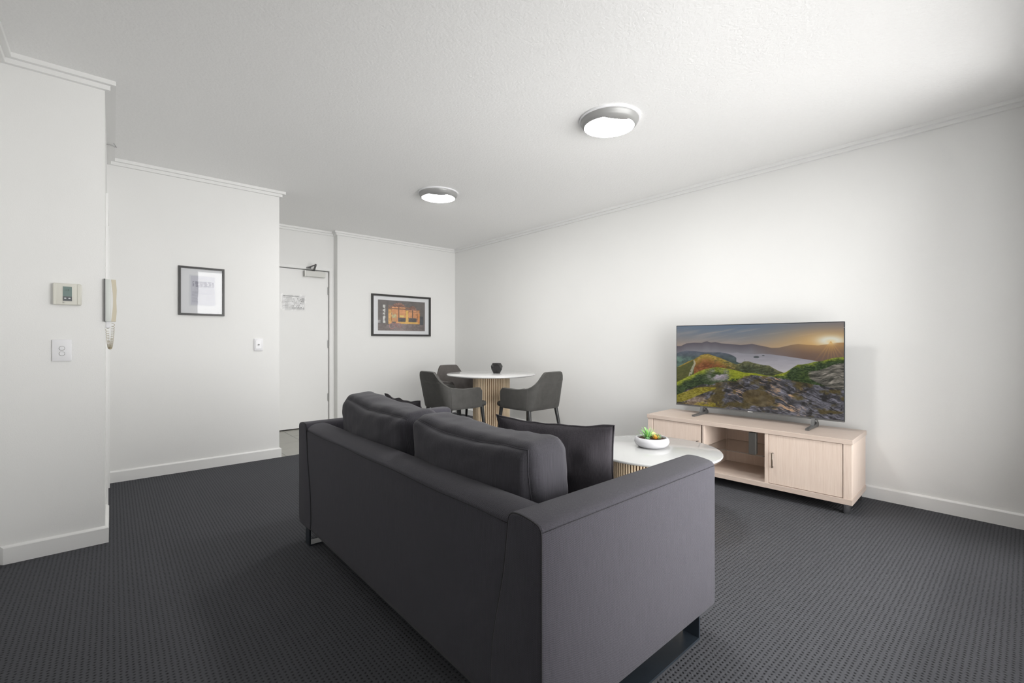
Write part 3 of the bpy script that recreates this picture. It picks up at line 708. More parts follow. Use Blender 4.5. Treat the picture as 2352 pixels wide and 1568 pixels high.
def cushion(name, label, group, loc, rot, hx, hy, hz, seed, r=.05, bx=.040, wr=.006, sag=.0, mat=M_cush):
    t = thing(name, label, 'cushion', loc, 0, group)
    bm, loops = softbox(hx, hy, hz, r, bx=bx, by=.012, bz=.012, n=34, wr=wr, seed=seed, sag=sag)
    R = Matrix.Rotation(rot[2], 4, 'Z') @ Matrix.Rotation(rot[1], 4, 'Y') @ Matrix.Rotation(rot[0], 4, 'X')
    bmesh.ops.transform(bm, matrix=R, verts=bm.verts)
    link('cover', bm, mat, t, smooth='all')
    bm = bmesh.new()
    for l in loops: tube(bm, [R @ p for p in l], .0022, 5, closed=True)
    link('piping', bm, M_seam if 0 else mat, t, smooth='all')
    return t
cushion('back_cushion', 'long plump charcoal back cushion nearer the camera, beside the near armrest', 'back cushions on the sofa', (1.030, 1.338, .624), (math.radians(0.9), math.radians(-4), math.radians(1)), .092, .352, .196, 3, sag=.024)
cushion('back_cushion', 'long plump charcoal back cushion at the far end of the sofa', 'back cushions on the sofa', (1.040, 2.110, .626), (math.radians(2.2), math.radians(-5), math.radians(-1)), .092, .366, .198, 11, sag=.014)

def pillow(name, label, P_near, P_far, zt, h, lean, T, seed, group):
    """knife edged square throw pillow; top edge runs from P_near to P_far at height zt"""
    a = Vector(P_near); b = Vector(P_far); mid = (a + b) / 2; w = (b - a).length
    ydir = Vector((b.x - a.x, b.y - a.y, 0)).normalized(); xdir = Vector((ydir.y, -ydir.x, 0))
    zdir = (Vector((0, 0, 1)) * math.cos(lean) - xdir * math.sin(lean)); nd = ydir.cross(zdir)
    t = thing(name, label, 'cushion', (mid.x, mid.y, zt - h / 2), 0, group)
    n = 36; bm = bmesh.new(); S = []
    for side in (1, -1):
        G = []
        for i in range(n + 1):
            row = []
            for j in range(n + 1):
                u, v = -1 + 2 * i / n, -1 + 2 * j / n
                if side == -1 and (i in (0, n) or j in (0, n)): row.append(S[0][i][j]); continue
                pu = u * (1 - .075 * (1 - v * v)); pv = v * (1 - .085 * (1 - abs(u) ** 2.5))
                th = T * (max(0, 1 - abs(u) ** 2.6) ** .62) * (max(0, 1 - abs(v) ** 2.6) ** .62)
                nzv = noise.noise(Vector((u * 2.2 + seed, v * 2.2, side))) * .010 + noise.noise(Vector((u * 6 + seed, v * 2.5, 4))) * .005 + noise.noise(Vector((u * 3 + v * 5, seed, 4))) * .004
                th += nzv * (1 - abs(u) ** 4) * (1 - abs(v) ** 4)
                edge = noise.noise(Vector((u * 3, v * 3, seed))) * .008
                P = ydir * (pu * w / 2) + zdir * (pv * h / 2 + edge * (abs(v) > .99)) + nd * (side * th + edge * .8)
                row.append(bm.verts.new(P))
            G.append(row)
        S.append(G)
        for i in range(n):
            for j in range(n):
                q = (G[i][j], G[i + 1][j], G[i + 1][j + 1], G[i][j + 1])
                bm.faces.new(q if side == 1 else q[::-1])
    loop = [S[0][i][0].co.copy() for i in range(n)] + [S[0][n][j].co.copy() for j in range(n)] + [S[0][i][n].co.copy() for i in range(n, 0, -1)] + [S[0][0][j].co.copy() for j in range(n, 0, -1)]
    link('cover', bm, M_throw, t, smooth='all')
    bm = bmesh.new(); tube(bm, loop, .003, 6, closed=True); link('piping', bm, M_throw, t, smooth='all')
    return t
pillow('throw_pillow', 'square dark slub throw pillow at the near end, with pointed corners', (1.405, 1.005, 0), (1.240, 1.475, 0), .822, .44, math.radians(12), .065, 2, 'throw pillows on the sofa')
pillow('throw_pillow', 'square dark throw pillow at the far end, only its top edge showing', (1.255, 2.10, 0), (1.27, 2.54, 0), .815, .42, math.radians(13), .06, 5, 'throw pillows on the sofa')

# ------------------------------------------------------------------ slatted tables
def slat_table(name, label, cx, cy, zt, th, R, rb, n, sw, cat='table'):
    t = thing(name, label, cat, (cx, cy, 0))
    bm = bmesh.new(); e = .004; stone = M_stone if cat == 'dining table' or 'dining' in name else M_stone2
    lathe(bm, [(0, zt - th), (R - .012, zt - th), (R - .004, zt - th + .003), (R, zt - th + .008), (R, zt - e), (R - .002, zt - .001), (R - e, zt), (0, zt)], 128)
    link('tabletop', bm, stone, t, smooth=True)
    bm = bmesh.new(); lathe(bm, [(0, .0), (rb - .012, .0), (rb - .012, zt - th), (0, zt - th)], 96); link('core', bm, M_core, t, smooth=True)
    bm = bmesh.new(); pr = [(rb - .013, -sw / 2), (rb - .006, -sw / 2), (rb - .002, -sw * .38), (rb, -sw * .15), (rb, sw * .15), (rb - .002, sw * .38), (rb - .006, sw / 2), (rb - .013, sw / 2)]
    prism(bm, pr, 'z', .0, zt - th)
    s0 = link('slat', bm, M_slat, t); me = s0.data
    for i in range(1, n):
        s = s0.copy(); C.objects.link(s); s.rotation_euler = (0, 0, 2 * PI * i / n); s.parent = t
    return t
slat_table('coffee_table', 'round coffee table with white stone top on an oak slatted drum', 2.6232, 1.607, .430, .018, .413, .27, 88, .0125, 'coffee table')
slat_table('dining_table', 'round white topped dining table on an oak slatted drum', 3.297, 4.115, .750, .020, .512, .214, 60, .0165, 'dining table')

# ------------------------------------------------------------------ dining chairs
def make_chair(label, mat, loc, rz):
    t = thing('dining_chair', label, 'dining chair', loc, rz, 'dining chairs around the round table')
    ZB = .43
    half = []
    K = 12
    for i in range(K): half.append((.205 - .335 * i / K, .250 + .010 * math.sin(PI * i / K), 0.0))
    for i in range(7):
        a = PI / 2 * i / 6; half.append((-.13 - .085 * math.sin(a), .250 - .085 * (1 - math.cos(a)), .5 - .5 * math.cos(a * 2)))
    for i in range(1, 13): half.append((-.215 - .012 * math.sin(PI / 2 * i / 12), .165 * (1 - i / 12), 1.0))
    full = half + [(x, -y, k) for x, y, k in half[-2::-1]]
    def top(i):
        x, y, k = full[i]
        fr = max(0, (x - .165) / .04)
        z = .640 - .035 * fr ** 2
        if k == 0: s = min(1, max(0, (.02 - x) / .15)); z = z - .006 * math.sin(PI * s) + .010 * s
        else:
            q = min(1, max(0, (.246 - abs(y)) / .118)); q = (q ** 1.35) * (1 - .25 * q ** 4) / .75 if q < 1 else 1; q = min(1, q)
            z = .650 + .162 * q + .006 * (1 - (y / .2) ** 2) * (k > .9)
        return z
    n = len(full); m = 14
    nr = []
    for i in range(n):
        a = Vector(full[min(i + 1, n - 1)][:2]) - Vector(full[max(i - 1, 0)][:2]); a.normalize(); nr.append(Vector((-a.y, a.x)) )
    # make normals point inwards
    for i in range(n):
        if nr[i].dot(Vector((.02, 0)) - Vector(full[i][:2])) < 0: nr[i] = -nr[i]
    def P(i, v, off):
        x, y, k = full[i]; z = ZB + (top(i) - ZB) * v
        s = (z - ZB)
        kk = k
        X = x - kk * .27 * s; Y = y * (1 + .10 * s * (1 - k))
        Y *= 1 - kk * .10 * max(0, s - .12) / .26
        if v == 0: X *= .985; Y *= .985
        return Vector((X + nr[i].x * off, Y + nr[i].y * off, z))
    bm = bmesh.new(); TH = .034
    O = [[bm.verts.new(P(i, j / m, 0) - Vector((0, 0, .006 if j == m else 0))) for j in range(m + 1)] for i in range(n)]
    I = [[bm.verts.new(P(i, j / m, TH) - Vector((0, 0, .006 if j == m else 0))) for j in range(m + 1)] for i in range(n)]
    Cr = [[bm.verts.new(P(i, 1, TH * f)) for f in (.25, .75)] for i in range(n)]
    for i in range(n - 1):
        for j in range(m):
            bm.faces.new((O[i][j], O[i + 1][j], O[i + 1][j + 1], O[i][j + 1])); bm.faces.new((I[i][j + 1], I[i + 1][j + 1], I[i + 1][j], I[i][j]))
        bm.faces.new((O[i][m], O[i + 1][m], Cr[i + 1][0], Cr[i][0])); bm.faces.new((Cr[i][0], Cr[i + 1][0], Cr[i + 1][1], Cr[i][1])); bm.faces.new((Cr[i][1], Cr[i + 1][1], I[i + 1][m], I[i][m]))
        bm.faces.new((I[i][0], I[i + 1][0], O[i + 1][0], O[i][0]))
    for i in (0, n - 1):
        for j in range(m): bm.faces.new((O[i][j], O[i][j + 1], I[i][j + 1], I[i][j]))
        bm.faces.new((O[i][m], Cr[i][0], Cr[i][1], I[i][m]))
    sh = link('shell', bm, mat, t, smooth=True)
    bm = bmesh.new()
    for s in (-1, 1):   # upright seams at the back corners
        idx = K + 2 if s == 1 else n - 1 - (K + 2)
        tube(bm, [P(idx, .02 + .9 * j / 12, -.0006) for j in range(13)], .0018, 5)
    for dz in (0, .012):  # double stitch line across the back
        pts = []
        for i in range(K - 2, n - K + 2):
            v = (.700 + dz - ZB) / (top(i) - ZB)
            if v < .97: pts.append(P(i, v, -.0006))
        tube(bm, pts, .0012, 5)
    link('stitching', bm, plain('chair_stitching_' + str(len(bpy.data.materials)), (.11, .105, .10, 1), .7, nscale=90, namt=.1), sh, smooth='all')
    bm = nb(-.195, -.212, ZB - .012, .215, .212, .498, bev=.028, seg=3)
    for v in bm.verts:
        if v.co.z > .47: v.co.z += .012 * (1 - (v.co.y / .22) ** 2)
    link('seat', bm, mat, t, smooth='all')
    bm = nb(.150, -.232, .432, .292, .232, .490, bev=.026, seg=3); link('seat_front', bm, mat, t, smooth='all')
    for sx, sy in ((1, 1), (1, -1), (-1, 1), (-1, -1)):
        bm = bmesh.new(); x0 = .240 if sx > 0 else -.165
        cone(bm, (x0, sy * .200, .445), (x0 + sx * (.045 if sx > 0 else .085), sy * .232, 0), .0205, .0115, 14)
        link('leg', bm, M_leg, t, smooth=True)
    return t
make_chair('grey suede look armchair on the near left of the dining table, facing right', M_chair, (2.72, 4.06, 0), math.radians(2))
make_chair('grey suede look armchair to the right of the dining table, facing left', M_chair, (3.315, 3.47, 0), math.radians(92))
make_chair('taupe grey armchair behind the dining table, in the room corner', M_chair2, (3.27, 4.68, 0), math.radians(-92))

# vase on the dining table
vs = thing('geometric_candle_holder', 'black faceted glass candle holder on the white dining table', 'candle holder', (3.385, 4.125, .75), .35)
bm = bmesh.new(); n = 6; prof = [(.040, 0, 0), (.070, .045, .5), (.069, .082, 0), (.056, .117, .5)]
R_ = []
for r, z, o in prof: R_.append([bm.verts.new((r * math.cos(2 * PI * (i + o) / n), r * math.sin(2 * PI * (i + o) / n), z)) for i in range(n)])
bm.faces.new(R_[0][::-1])
for lev, (A, B) in enumerate(zip(R_, R_[1:])):
    for i in range(n):
        j = (i + 1) % n
        if lev % 2 == 0: bm.faces.new((A[i], A[j], B[i])); bm.faces.new((A[j], B[j], B[i]))
        else: bm.faces.new((A[i], A[j], B[j])); bm.faces.new((A[i], B[j], B[i]))
inn = [bm.verts.new((v.co.x * .9, v.co.y * .9, v.co.z)) for v in R_[-1]]; bot = [bm.verts.new((v.co.x * .95, v.co.y * .95, .03)) for v in R_[0]]
for i in range(n):
    j = (i + 1) % n; bm.faces.new((R_[-1][i], R_[-1][j], inn[j], inn[i])); bm.faces.new((inn[i], inn[j], bot[j], bot[i]))
bm.faces.new(bot)
link('glass_body', bm, plain('black_glass', (.022, .022, .022, 1), .06, nscale=10, namt=.1), vs)
bm = bmesh.new()

lathe(bm, [(0, .032), (.03, .032), (.03, .07), (0, .07)], 20); link('candle', bm, plain('dark_wax', (.03, .03, .03, 1), .5, nscale=20, namt=.1), vs, smooth=True)
bm = bmesh.new(); bar(bm, (-.045, -.042, .050), (-.012, -.062, .078), .003, .003)
# ------------------------------------------------------------------ succulent bowl
bm.free()
BX, BY, BZ = 2.662, 1.640, .430
sb = thing('succulent_bowl', 'white round bowl of artificial succulents on the coffee table', 'planter', (BX, BY, BZ))
bm = bmesh.new(); lathe(bm, [(0, .0), (.070, 0), (.086, .004), (.104, .018), (.112, .036), (.109, .052), (.100, .062), (.095, .0645), (.091, .062), (.094, .052), (.09, .045), (0, .045)], 56)
link('bowl', bm, M_ceramic, sb, smooth='all')
m_soil = plain('brown_gravel', (.09, .055, .035, 1), .9, nscale=150, namt=.6, bump=.002, bscale=140)
bm = bmesh.new(); lathe(bm, [(0, .050), (.05, .051), (.093, .050)], 40)
for v in bm.verts: v.co.z += .002 * noise.noise(v.co * 60)
for i in range(260):
    a = random.uniform(0, 2 * PI); r = .09 * math.sqrt(random.random()); s = random.uniform(.0018, .004)
    g = bmesh.ops.create_icosphere(bm, subdivisions=1, radius=s); bmesh.ops.translate(bm, vec=(r * math.cos(a), r * math.sin(a), .052), verts=g['verts'])
so = link('gravel', bm, m_soil, sb, smooth='all'); so['kind'] = 'stuff'
def leaf_mat(name, a, b):
    m, nt, p = mat_new(name); tc = N(nt, 'ShaderNodeTexCoord'); sp = N(nt, 'ShaderNodeSeparateXYZ'); L(nt, tc.outputs['Generated'], sp.inputs[0])
    n = N(nt, 'ShaderNodeTexNoise', Scale=6.0); L(nt, tc.outputs['Generated'], n.inputs['Vector'])
    ad = N(nt, 'ShaderNodeMath', operation='MULTIPLY_ADD'); ad.inputs[1].default_value = .5; L(nt, n.outputs['Fac'], ad.inputs[0]); L(nt, sp.outputs[2], ad.inputs[2])
    mr = N(nt, 'ShaderNodeMapRange'); mr.inputs[1].default_value = .25; mr.inputs[2].default_value = 1.2; L(nt, ad.outputs[0], mr.inputs[0])
    mx = N(nt, 'ShaderNodeMix', data_type='RGBA'); mx.inputs[6].default_value = a; mx.inputs[7].default_value = b
    L(nt, mr.outputs[0], mx.inputs[0]); L(nt, mx.outputs[2], p.inputs['Base Color']); p.inputs['Roughness'].default_value = .4; return m
def blade(bm, base, d, ln, w, curl=.2, th=.0012, seg=6, wp=.25):
    d = Vector(d).normalized(); side = d.cross(Vector((0, 0, 1)));
    if side.length < .05: side = Vector((1, 0, 0))
    side.normalize(); up = side.cross(d).normalized(); base = Vector(base); rows = []
    for k in range(seg + 1):
        t = k / seg; c = base + d * (ln * t) - up * (curl * ln * t * t) * -1 * -1
        ww = w * (math.sin(PI * (wp + (1 - wp) * t)) ** .8) if k < seg else .0003
        ww = max(ww, .0003)
        rows.append([bm.verts.new(c - side * ww / 2), bm.verts.new(c + up * -th), bm.verts.new(c + side * ww / 2), bm.verts.new(c + up * th * .2)])
    for A, B in zip(rows, rows[1:]):
        for k in range(4): bm.faces.new((A[k], A[(k + 1) % 4], B[(k + 1) % 4], B[k]))
    bm.faces.new(rows[0][::-1]); bm.faces.new(rows[-1])
mg1 = leaf_mat('spiky_leaf_green', lin(45, 105, 62), lin(150, 208, 128)); mg2 = leaf_mat('spiky_leaf_bright', lin(70, 140, 60), lin(172, 226, 120))
fx, fy = -.0300, .014
sp_ = bpy.data.objects.new('spiky_succulent', bpy.data.meshes.new('spiky_succulent')); 
bm = bmesh.new(); lathe(bm, [(0, .048), (.010, .048), (.008, .062), (0, .066)], 10, fx, fy); sp_ = link('spiky_succulent', bm, mg1, sb, smooth='all')
for i in range(34):
    a = i * 2.39996; el = math.radians(18 + 62 * (i / 34) ** .9); bm = bmesh.new()
    blade(bm, (fx, fy, .056), (math.cos(a) * math.cos(el), math.sin(a) * math.cos(el), math.sin(el)), random.uniform(.062, .082), .0085, curl=random.uniform(-.05, .10))
    link('leaf', bm, mg2 if i % 3 == 0 else mg1, sp_)
my = leaf_mat('yellow_orange_leaf', lin(205, 130, 40), lin(240, 205, 90))
bm = bmesh.new(); ox, oy = -.004, -.030
for i in range(22):
    a = i * 2.39996; el = math.radians(8 + 60 * i / 22)
    blade(bm, (ox, oy, .053), (math.cos(a) * math.cos(el), math.sin(a) * math.cos(el), math.sin(el)), random.uniform(.028, .040), .0062, curl=-.35)
link('yellow_succulent', bm, my, sb)
def rosette(name, x, y, R, n, mat, z0=.052, el0=15, el1=80, w=.013):
    bm = bmesh.new()
    for i in range(n):
        a = i * 2.39996; f = i / n; el = math.radians(el0 + (el1 - el0) * f)
        blade(bm, (x, y, z0 + .004 * f), (math.cos(a) * math.cos(el), math.sin(a) * math.cos(el), math.sin(el)), R * (1 - .45 * f), w * (1 - .4 * f), curl=-.45, th=.003, wp=.3)
    return link(name, bm, mat, sb, smooth='all')
rosette('dark_green_rosette', .036, -.022, .034, 30, leaf_mat('dark_rosette_green', lin(48, 68, 50), lin(120, 148, 112)))
rosette('small_green_rosette', .018, -.042, .022, 18, leaf_mat('small_rosette_green', lin(60, 96, 60), lin(140, 170, 110)), w=.009)
rosette('small_green_rosette', -.058, -.006, .022, 16, leaf_mat('left_rosette_green', lin(60, 110, 70), lin(150, 200, 140)), w=.008)
bm = bmesh.new(); n = 22
bmesh.ops.create_uvsphere(bm, u_segments=44, v_segments=16, radius=.022)
for v in bm.verts:
    a = math.atan2(v.co.y, v.co.x); k = 1 + .07 * math.cos(a * 11); v.co.x *= k; v.co.y *= k
bmesh.ops.translate(bm, vec=(.043, .018, .067), verts=bm.verts)
link('ball_cactus', bm, leaf_mat('ball_cactus_green', lin(110, 122, 66), lin(196, 200, 140)), sb, smooth='all')

# ------------------------------------------------------------------ television cabinet
ang = math.radians(2.18)
tc_ = thing('television_cabinet', 'long low pale oak television cabinet with an open middle bay', 'tv cabinet', (3.555, .752, 0), ang)
D_, L_ = .46, 1.442
link('top_panel', nb(-.006, -.006, .458, D_, L_ + .006, .490, bev=.0012), M_oakh, tc_)
link('bottom_panel', nb(-.004, -.004, .068, D_, L_ + .004, .104, bev=.0012), M_oakh, tc_)
for a, b in ((0, .046), (L_ - .046, L_)): link('end_panel', nb(.001, a, .104, D_, b, .458, bev=.001), M_oakv, tc_)
for a, b in ((.488, .512), (.950, .966)): link('divider', nb(.001, a, .104, D_ - .01, b, .458, bev=.0008), M_oakv, tc_)
link('back_panel', nb(D_ - .016, .01, .10, D_ - .004, L_ - .01, .46), M_oakv, tc_)
link('bay_corner_strip', nb(D_ - .022, .944, .104, D_ - .016, .950, .458), M_oakv, tc_)
def door(y0, y1, hy):
    d = link('door', nb(.004, y0, .107, .022, y1, .455, bev=.001), M_oakv, tc_)
    bm = bmesh.new(); box(bm, -.024, hy - .005, .222, -.018, hy + .005, .328, bev=.0015)
    for z in (.226, .324): tube(bm, [(.004, hy, z), (-.02, hy, z)], .0042, 8)
    link('handle', bm, plain('bronzed_handle_metal', (.20, .18, .16, 1), .3, metal=.8, nscale=40, namt=.1), d, smooth=True)
door(.0495, .4855, .458); door(.9685 + .009, L_ - .0495, 1.0)
sh = link('glass_shelf', nb(.012, .513, .284, D_ - .017, .949, .290), M_shelfglass, tc_)
link('shelf_front_edge', nb(.0105, .513, .2842, .012, .949, .2898), M_shelfedge, sh)
link('shelf_back_edge', nb(D_ - .0172, .513, .2845, D_ - .0162, .949, .2895), plain('shelf_back_line', (.36, .28, .22, 1), .4, nscale=20, namt=.05), sh)
for x in (.045, D_ - .05):
    for y in (.035, L_ - .035):
        bm = bmesh.new(); lathe(bm, [(0, 0), (.020, 0), (.0215, .003), (.0215, .062), (.026, .064), (.026, .068), (0, .068)], 32, x, y)
        link('leg', bm, M_steel, tc_, smooth=True)
sbx = thing('media_box', 'slim dark grey box standing upright on the glass shelf of the cabinet', 'media box', (3.555 + .0, .752, .29), ang)
bm = nb(.004, .574, .0, .05, .622, .160, bev=.004, seg=2); link('casing', bm, plain('box_casing', (.075, .073, .068, 1), .45, nscale=30, namt=.08), sbx, smooth=True)
bm = nb(.0025, .576, .002, .0045, .620, .158); link('front_panel', bm, plain('box_front', (.058, .057, .055, 1), .35, nscale=30, namt=.08), sbx)

# ------------------------------------------------------------------ television
TH_ = math.radians(1.95)
tv = thing('television', 'large flat television showing a lake and mountain sunset', 'television', (3.854, 1.486, .49), TH_)
hw, zb, zt = .6255, .060, .772
bm = nb(0, -hw, zb, .018, hw, zt, bev=.002); link('bezel', bm, M_tvbody, tv)
bm = nb(.018, -hw + .12, zb + .03, .055, hw - .12, zt - .25, bev=.01, seg=2); link('rear_housing', bm, M_tvbody, tv, smooth=True)
link('lower_trim', nb(-.002, -hw, zb, .0, hw, zb + .011), M_dgrey, tv)
link('maker_badge', nb(-.003, -.020, zb + .003, -.002, .016, zb + .0075), plain('badge_silver', (.7, .7, .7, 1), .3, nscale=20, namt=.05), tv)
link('side_tab', nb(-.0015, -hw, zt - .045, .0, -hw + .006, zt - .042), M_grey, tv)
for y in (.385, -.440):
    bm = bmesh.new()
    prism(bm, [(-.180, 0), (.085, 0), (.095, .012), (.085, .030), (.055, .040), (.02, .024), (-.06, .017), (-.180, .014)], 'y', y - .011, y + .011)
    prism(bm, [(-.035, .015), (-.005, .018), (.005, .066), (-.012, .066)], 'y', y - .006, y + .014)
    prism(bm, [(.03, .030), (.08, .03), (.045, .066), (.02, .066)], 'y', y - .010, y + .010)
    ft = link('foot', bm, M_dgrey, tv)
    bm = bmesh.new(); prism(bm, [(.002, .044), (.03, .038), (.03, .043), (.006, .056)], 'y', y - .012, y - .004); link('chrome_clip', bm, M_steel, ft)

# picture on the screen, drawn from curves in picture coordinates (0..2250 x 0..1400 seen at an angle)
H, Wd = 320, 564; u, v = grid(H, Wd)
def homog(src, dst):
    A = []; 
    for (x, y), (X, Y) in zip(src, dst):
        A.append([x, y, 1, 0, 0, 0, -X * x, -X * y, -X]); A.append([0, 0, 0, x, y, 1, -Y * x, -Y * y, -Y])
    return np.linalg.svd(np.array(A))[2][-1].reshape(3, 3)
Hm = homog([(0, 0), (1, 0), (1, 1), (0, 1)], [(78, 172), (2224, 97), (2234, 1362), (78, 1166)])
w_ = Hm[2, 0] * u + Hm[2, 1] * v + Hm[2, 2]; X = (Hm[0, 0] * u + Hm[0, 1] * v + Hm[0, 2]) / w_; Y = (Hm[1, 0] * u + Hm[1, 1] * v + Hm[1, 2]) / w_
def curve(pts): p = np.array(pts, float); return np.interp(X, p[:, 0], p[:, 1])
def mixc(a, b, t): return a * (1 - t[..., None]) + b * t[..., None]
c3 = lambda *c: np.array(c, float)
A_ = lambda n: np.clip(n, 0, 1)
def soft(d, w=4.): return A_(d / w + .5)
def put(img, col, m): return img * (1 - m[..., None]) + col * m[..., None]
# sky
t = A_((Y - 110) / 320); r = A_((X - 900) / 1300)
img = mixc(mixc(c3(88, 107, 128) + 0 * u[..., None], c3(116, 110, 112) + 0 * u[..., None], r), mixc(c3(150, 132, 118) + 0 * u[..., None], c3(186, 150, 98) + 0 * u[..., None], A_(r * 1.3)), t ** 1.5)
cl = fbm(X / 420 + Y / 300, Y / 42 + X / 260, 4, 21); img = put(img, c3(160, 148, 140), A_((cl - .56) * 3) * .6)
sun = np.exp(-(((X - 2060) / 170) ** 2 + ((Y - 335) / 60) ** 2)); glow = np.exp(-(((X - 2060) / 520) ** 2 + ((Y - 345) / 150) ** 2))
img = put(img, c3(222, 172, 96), glow * .75); img = put(img, c3(214, 216, 206), A_(sun * 1.3))
# far mountains
mt = curve([(0, 425), (130, 425), (200, 390), (300, 380), (400, 382), (430, 368), (470, 360), (520, 376), (575, 368), (650, 385), (760, 390), (900, 404), (980, 396), (1050, 386), (1120, 402), (1190, 414), (1300, 436), (1400, 432), (1450, 420), (1550, 396), (1640, 382), (1760, 392), (1900, 398), (2040, 378), (2100, 362), (2300, 358)])
m = soft(Y - mt); d = A_((Y - mt) / 110); rr = A_((X - 1000) / 700)
cm = mixc(mixc(c3(80, 74, 82) + 0 * u[..., None], c3(118, 116, 122) + 0 * u[..., None], d), mixc(c3(122, 98, 78) + 0 * u[..., None], c3(96, 76, 68) + 0 * u[..., None], d), rr)
img = put(img, cm, m); img = put(img, c3(214, 160, 84), glow * m * .5); img = put(img, c3(224, 204, 160), A_(np.exp(-(((X - 2060) / 70) ** 2 + ((Y - 352) / 34) ** 2)) * 1.2))
for ang_ in (115, 100, 88, 76, 64, 128, 50):
    a = math.radians(ang_); dx, dy = math.cos(a), math.sin(a); al = (X - 2060) * dx + (Y - 345) * dy; pe = np.abs(-(X - 2060) * dy + (Y - 345) * dx)
    img = put(img, c3(206, 156, 84), np.where(al > 0, np.exp(-(pe / (3 + al * .035)) ** 2) * np.exp(-al / 130), 0) * .75)
# lake
lk = soft(Y - curve([(0, 900), (620, 498), (700, 500), (800, 506), (860, 500), (930, 512), (1100, 520), (1180, 512), (1300, 520), (1500, 545), (1700, 572), (1860, 596), (2000, 620), (2300, 640)])) * (X > 600)
img = put(img, mixc(c3(132, 130, 138) + 0 * u[..., None], c3(168, 164, 168) + 0 * u[..., None], A_((Y - 500) / 220)) + (fbm(X / 130, Y / 22, 3, 5)[..., None] - .5) * 16, lk)
for ex, ey, ea, eb in ((1105, 557, 38, 15), (1195, 537, 20, 7), (955, 597, 5, 3)): img = put(img, c3(72, 78, 80), (((X - ex) / ea) ** 2 + ((Y - ey) / eb) ** 2 < 1) * 1.)
# mid-left dark hills and valley
hl = curve([(0, 545), (130, 500), (200, 484), (330, 490), (450, 505), (640, 500), (720, 512), (780, 530), (835, 558), (846, 572), (790, 580), (800, 600), (880, 632), (960, 640), (1200, 900)])
m = soft(Y - hl) * (X < 960); nn = fbm(X / 60, Y / 30, 4, 8)
img = put(img, mixc(c3(78, 84, 96) + 0 * u[..., None], c3(58, 72, 70) + 0 * u[..., None], A_((Y - 500) / 120)) + (nn[..., None] - .5) * 40, m)
img = put(img, c3(86, 116, 100) + (nn[..., None] - .5) * 60, soft(Y - 560, 20) * (X < 330) * A_(nn * 2 - .5) * .8)
# brown hill
bh = curve([(0, 760), (78, 700), (150, 662), (230, 620), (290, 600), (350, 565), (390, 538), (440, 526), (490, 522), (540, 542), (640, 572), (760, 622), (850, 655), (900, 640), (950, 614), (1000, 612), (1080, 636), (1200, 660), (1270, 664), (1330, 700), (1400, 735), (1450, 750), (1500, 790)])
m = soft(Y - bh) * (X < 1480); nn = fbm(X / 30 + Y / 60, Y / 16, 5, 12); k = A_((X - 650) / 250)
cb = mixc(mixc(c3(146, 122, 46) + 0 * u[..., None], c3(118, 66, 26) + 0 * u[..., None], A_((Y - bh - 30 + (nn - .5) * 120) / 90)), mixc(c3(92, 92, 58) + 0 * u[..., None], c3(58, 64, 40) + 0 * u[..., None], A_((Y - bh) / 80)), k)
img = put(img, cb + (nn[..., None] - .5) * 90, m); img = put(img, c3(40, 46, 28), m * A_((fbm(X / 26, Y / 14, 4, 14) - .56) * 6) * (.35 + .5 * k))
dk = m * (X < 300) * soft(Y - curve([(0, 700), (120, 690), (230, 640), (300, 600)]), 10); img = put(img, c3(66, 72, 26) + (nn[..., None] - .5) * 40, dk * .9)
rg = np.abs(Y - curve([(450, 540), (560, 575), (700, 650), (820, 700)])) < 7; img = put(img, c3(166, 140, 76), (rg & (X > 450) & (X < 830) & (nn > .45)) * .6)
pth = np.abs(X - np.interp(Y, [600, 650, 700, 760, 820], [300, 310, 285, 262, 250])); img = put(img, c3(160, 158, 140), (pth < 10 + (Y - 600) * .06) * (Y > 600) * (Y < 830) * .8 * (nn > .35))
# foreground grass ridge
fr = curve([(0, 905), (78, 890), (140, 862), (200, 828), (280, 795), (350, 757), (430, 724), (520, 704), (600, 690), (720, 708), (860, 735), (950, 760), (1100, 768), (1240, 795), (1330, 796), (1360, 778), (1440, 764), (1490, 745), (1540, 712), (1590, 678), (1640, 648), (1700, 645), (1780, 632), (1850, 610), (1950, 598), (2050, 568), (2130, 552), (2300, 535)])
m = soft(Y - fr, 6); n5 = fbm(X / 22, Y / 12, 5, 31); n6 = fbm(X / 120, Y / 70, 3, 33)
gr = mixc(c3(126, 134, 28) + 0 * u[..., None], c3(36, 54, 18) + 0 * u[..., None], A_((Y - fr) / 70 + (n6 - .5) * 2.2))
img = put(img, gr + (n5[..., None] - .5) * 110, m)
img = put(img, c3(150, 140, 150) + (n5[..., None] - .5) * 90, m * A_((n6 - .36) * 5) * np.exp(-(np.abs((X - 620) / 150) ** 3 + np.abs((Y - 800) / 75) ** 3)))
img = put(img, c3(132, 138, 22) + (n5[..., None] - .5) * 60, m * A_((X + (n5 - .5) * 90 - 740) / 30) * A_((1250 - X) / 60) * A_((850 - (X - 900) * .18 + (n5 - .5) * 90 - Y) / 14) * .85)
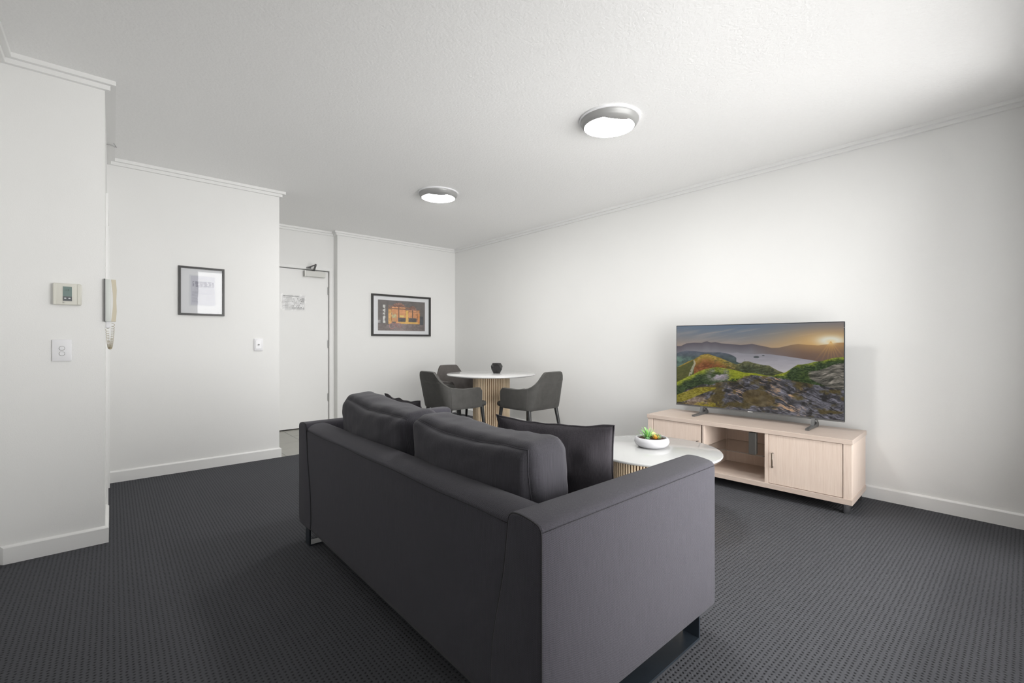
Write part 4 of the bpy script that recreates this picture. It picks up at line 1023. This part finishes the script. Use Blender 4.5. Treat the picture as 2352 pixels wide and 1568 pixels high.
# rocks
rk = curve([(0, 1300), (78, 1110), (200, 985), (300, 950), (420, 912), (520, 925), (600, 890), (700, 876), (850, 872), (900, 838), (960, 806), (1050, 790), (1150, 795), (1300, 806), (1420, 830), (1520, 842), (1700, 876), (1850, 905), (2000, 925), (2120, 950), (2300, 968)])
m = soft(Y - rk + (n5 - .5) * 22, 5)
q = (X * -.42 + Y * 1.0) + (n6 - .5) * 60; p_ = (X * 1.0 + Y * .42); st = fbm(p_ / 170, q / 11, 5, 41); st2 = fbm(p_ / 60, q / 34, 4, 47)
lf = A_((820 - X) / 200); st3 = fbm((X * .8 + Y * .5) / 22, (X * .5 - Y * .8) / 110, 4, 52); st = st * (1 - lf) + st3 * lf
base = mixc(c3(40, 39, 42) + 0 * u[..., None], c3(136, 134, 146) + 0 * u[..., None], A_((st - .25) * 1.5 + (st2 - .5) * .9))
wm = A_((st - .52) * 6) * A_((fbm(X / 170, Y / 110, 3, 60) - .48) * 6) * (X < 1750); base = put(base, c3(206, 158, 108), wm * .75)
ms = A_((fbm(X / 150, Y / 90, 3, 66) - .56) * 7); base = put(base, c3(74, 62, 24) + (n5[..., None] - .5) * 40, ms * .8)
dm = A_((fbm(X / 90, Y / 50, 4, 71) - .58) * 7); base = put(base, c3(24, 22, 22), dm * .75)
img = put(img, base, m)
cs = (((X - 1130) / 210 * .9 + (Y - 1100) / 200 * .45) ** 2 + ((Y - 1085) / 110 - (X - 1130) / 420) ** 2) < 1; img = put(img, c3(84, 70, 40) + (st2[..., None] - .5) * 60, cs * .8)
gl_ = (Y > curve([(0, 1085), (200, 1010), (330, 960), (480, 950), (590, 955), (620, 990)])) & (Y < curve([(0, 1150), (150, 1145), (250, 1110), (330, 1070), (450, 1020), (560, 985), (600, 960)])) & (X < 590)
img = put(img, c3(126, 116, 26) + (n5[..., None] - .5) * 110, gl_ * .9)
img = put(img, c3(176, 146, 118) + (n5[..., None] - .5) * 130, A_((X + (n5 - .5) * 160 - 170) / 60) * A_((490 - X + (n5 - .5) * 160) / 60) * A_((Y - 1050) / 40) * (~gl_) * .5)
img = put(img, c3(128, 116, 20) + (n5[..., None] - .5) * 80, A_((X + (n5 - .5) * 200 - 320) / 60) * A_((620 - X + (n5 - .5) * 200) / 60) * A_((Y - 1150 + (n5 - .5) * 80) / 20) * .75)
rr2 = ((Y > curve([(1700, 760), (1790, 735), (1900, 720), (2000, 690), (2080, 650), (2150, 632), (2300, 620)])) & (Y < curve([(1700, 800), (1800, 830), (1900, 880), (2000, 925), (2120, 955), (2300, 960)])) & (X > 1775 + (n5 - .5) * 60))
s4 = fbm(X / 90, (Y + .12 * X + (n6 - .5) * 60) / 12, 5, 81); img = put(img, mixc(c3(48, 46, 42) + 0 * u[..., None], c3(168, 158, 150) + 0 * u[..., None], A_((s4 - .3) * 2)), rr2 * .92)
img = put(img, c3(52, 70, 16) + (n5[..., None] - .5) * 60, np.exp(-(((X - 1720) / 75) ** 2 + ((Y - 790) / 80) ** 2) ** 1.5) * .7 * A_(n5 * 2.2 - .3))
img = np.clip(img, 4, 240)
a = .003; pic_mesh('screen', img, [(-.0005, hw - .006, zt - .006), (-.0005, -hw + .005, zt - .006), (-.0005, -hw + .005, zb + .013), (-.0005, hw - .006, zb + .013)],
         vcol_mat('screen_picture', .25, emit=.86 / EXPO), tv)
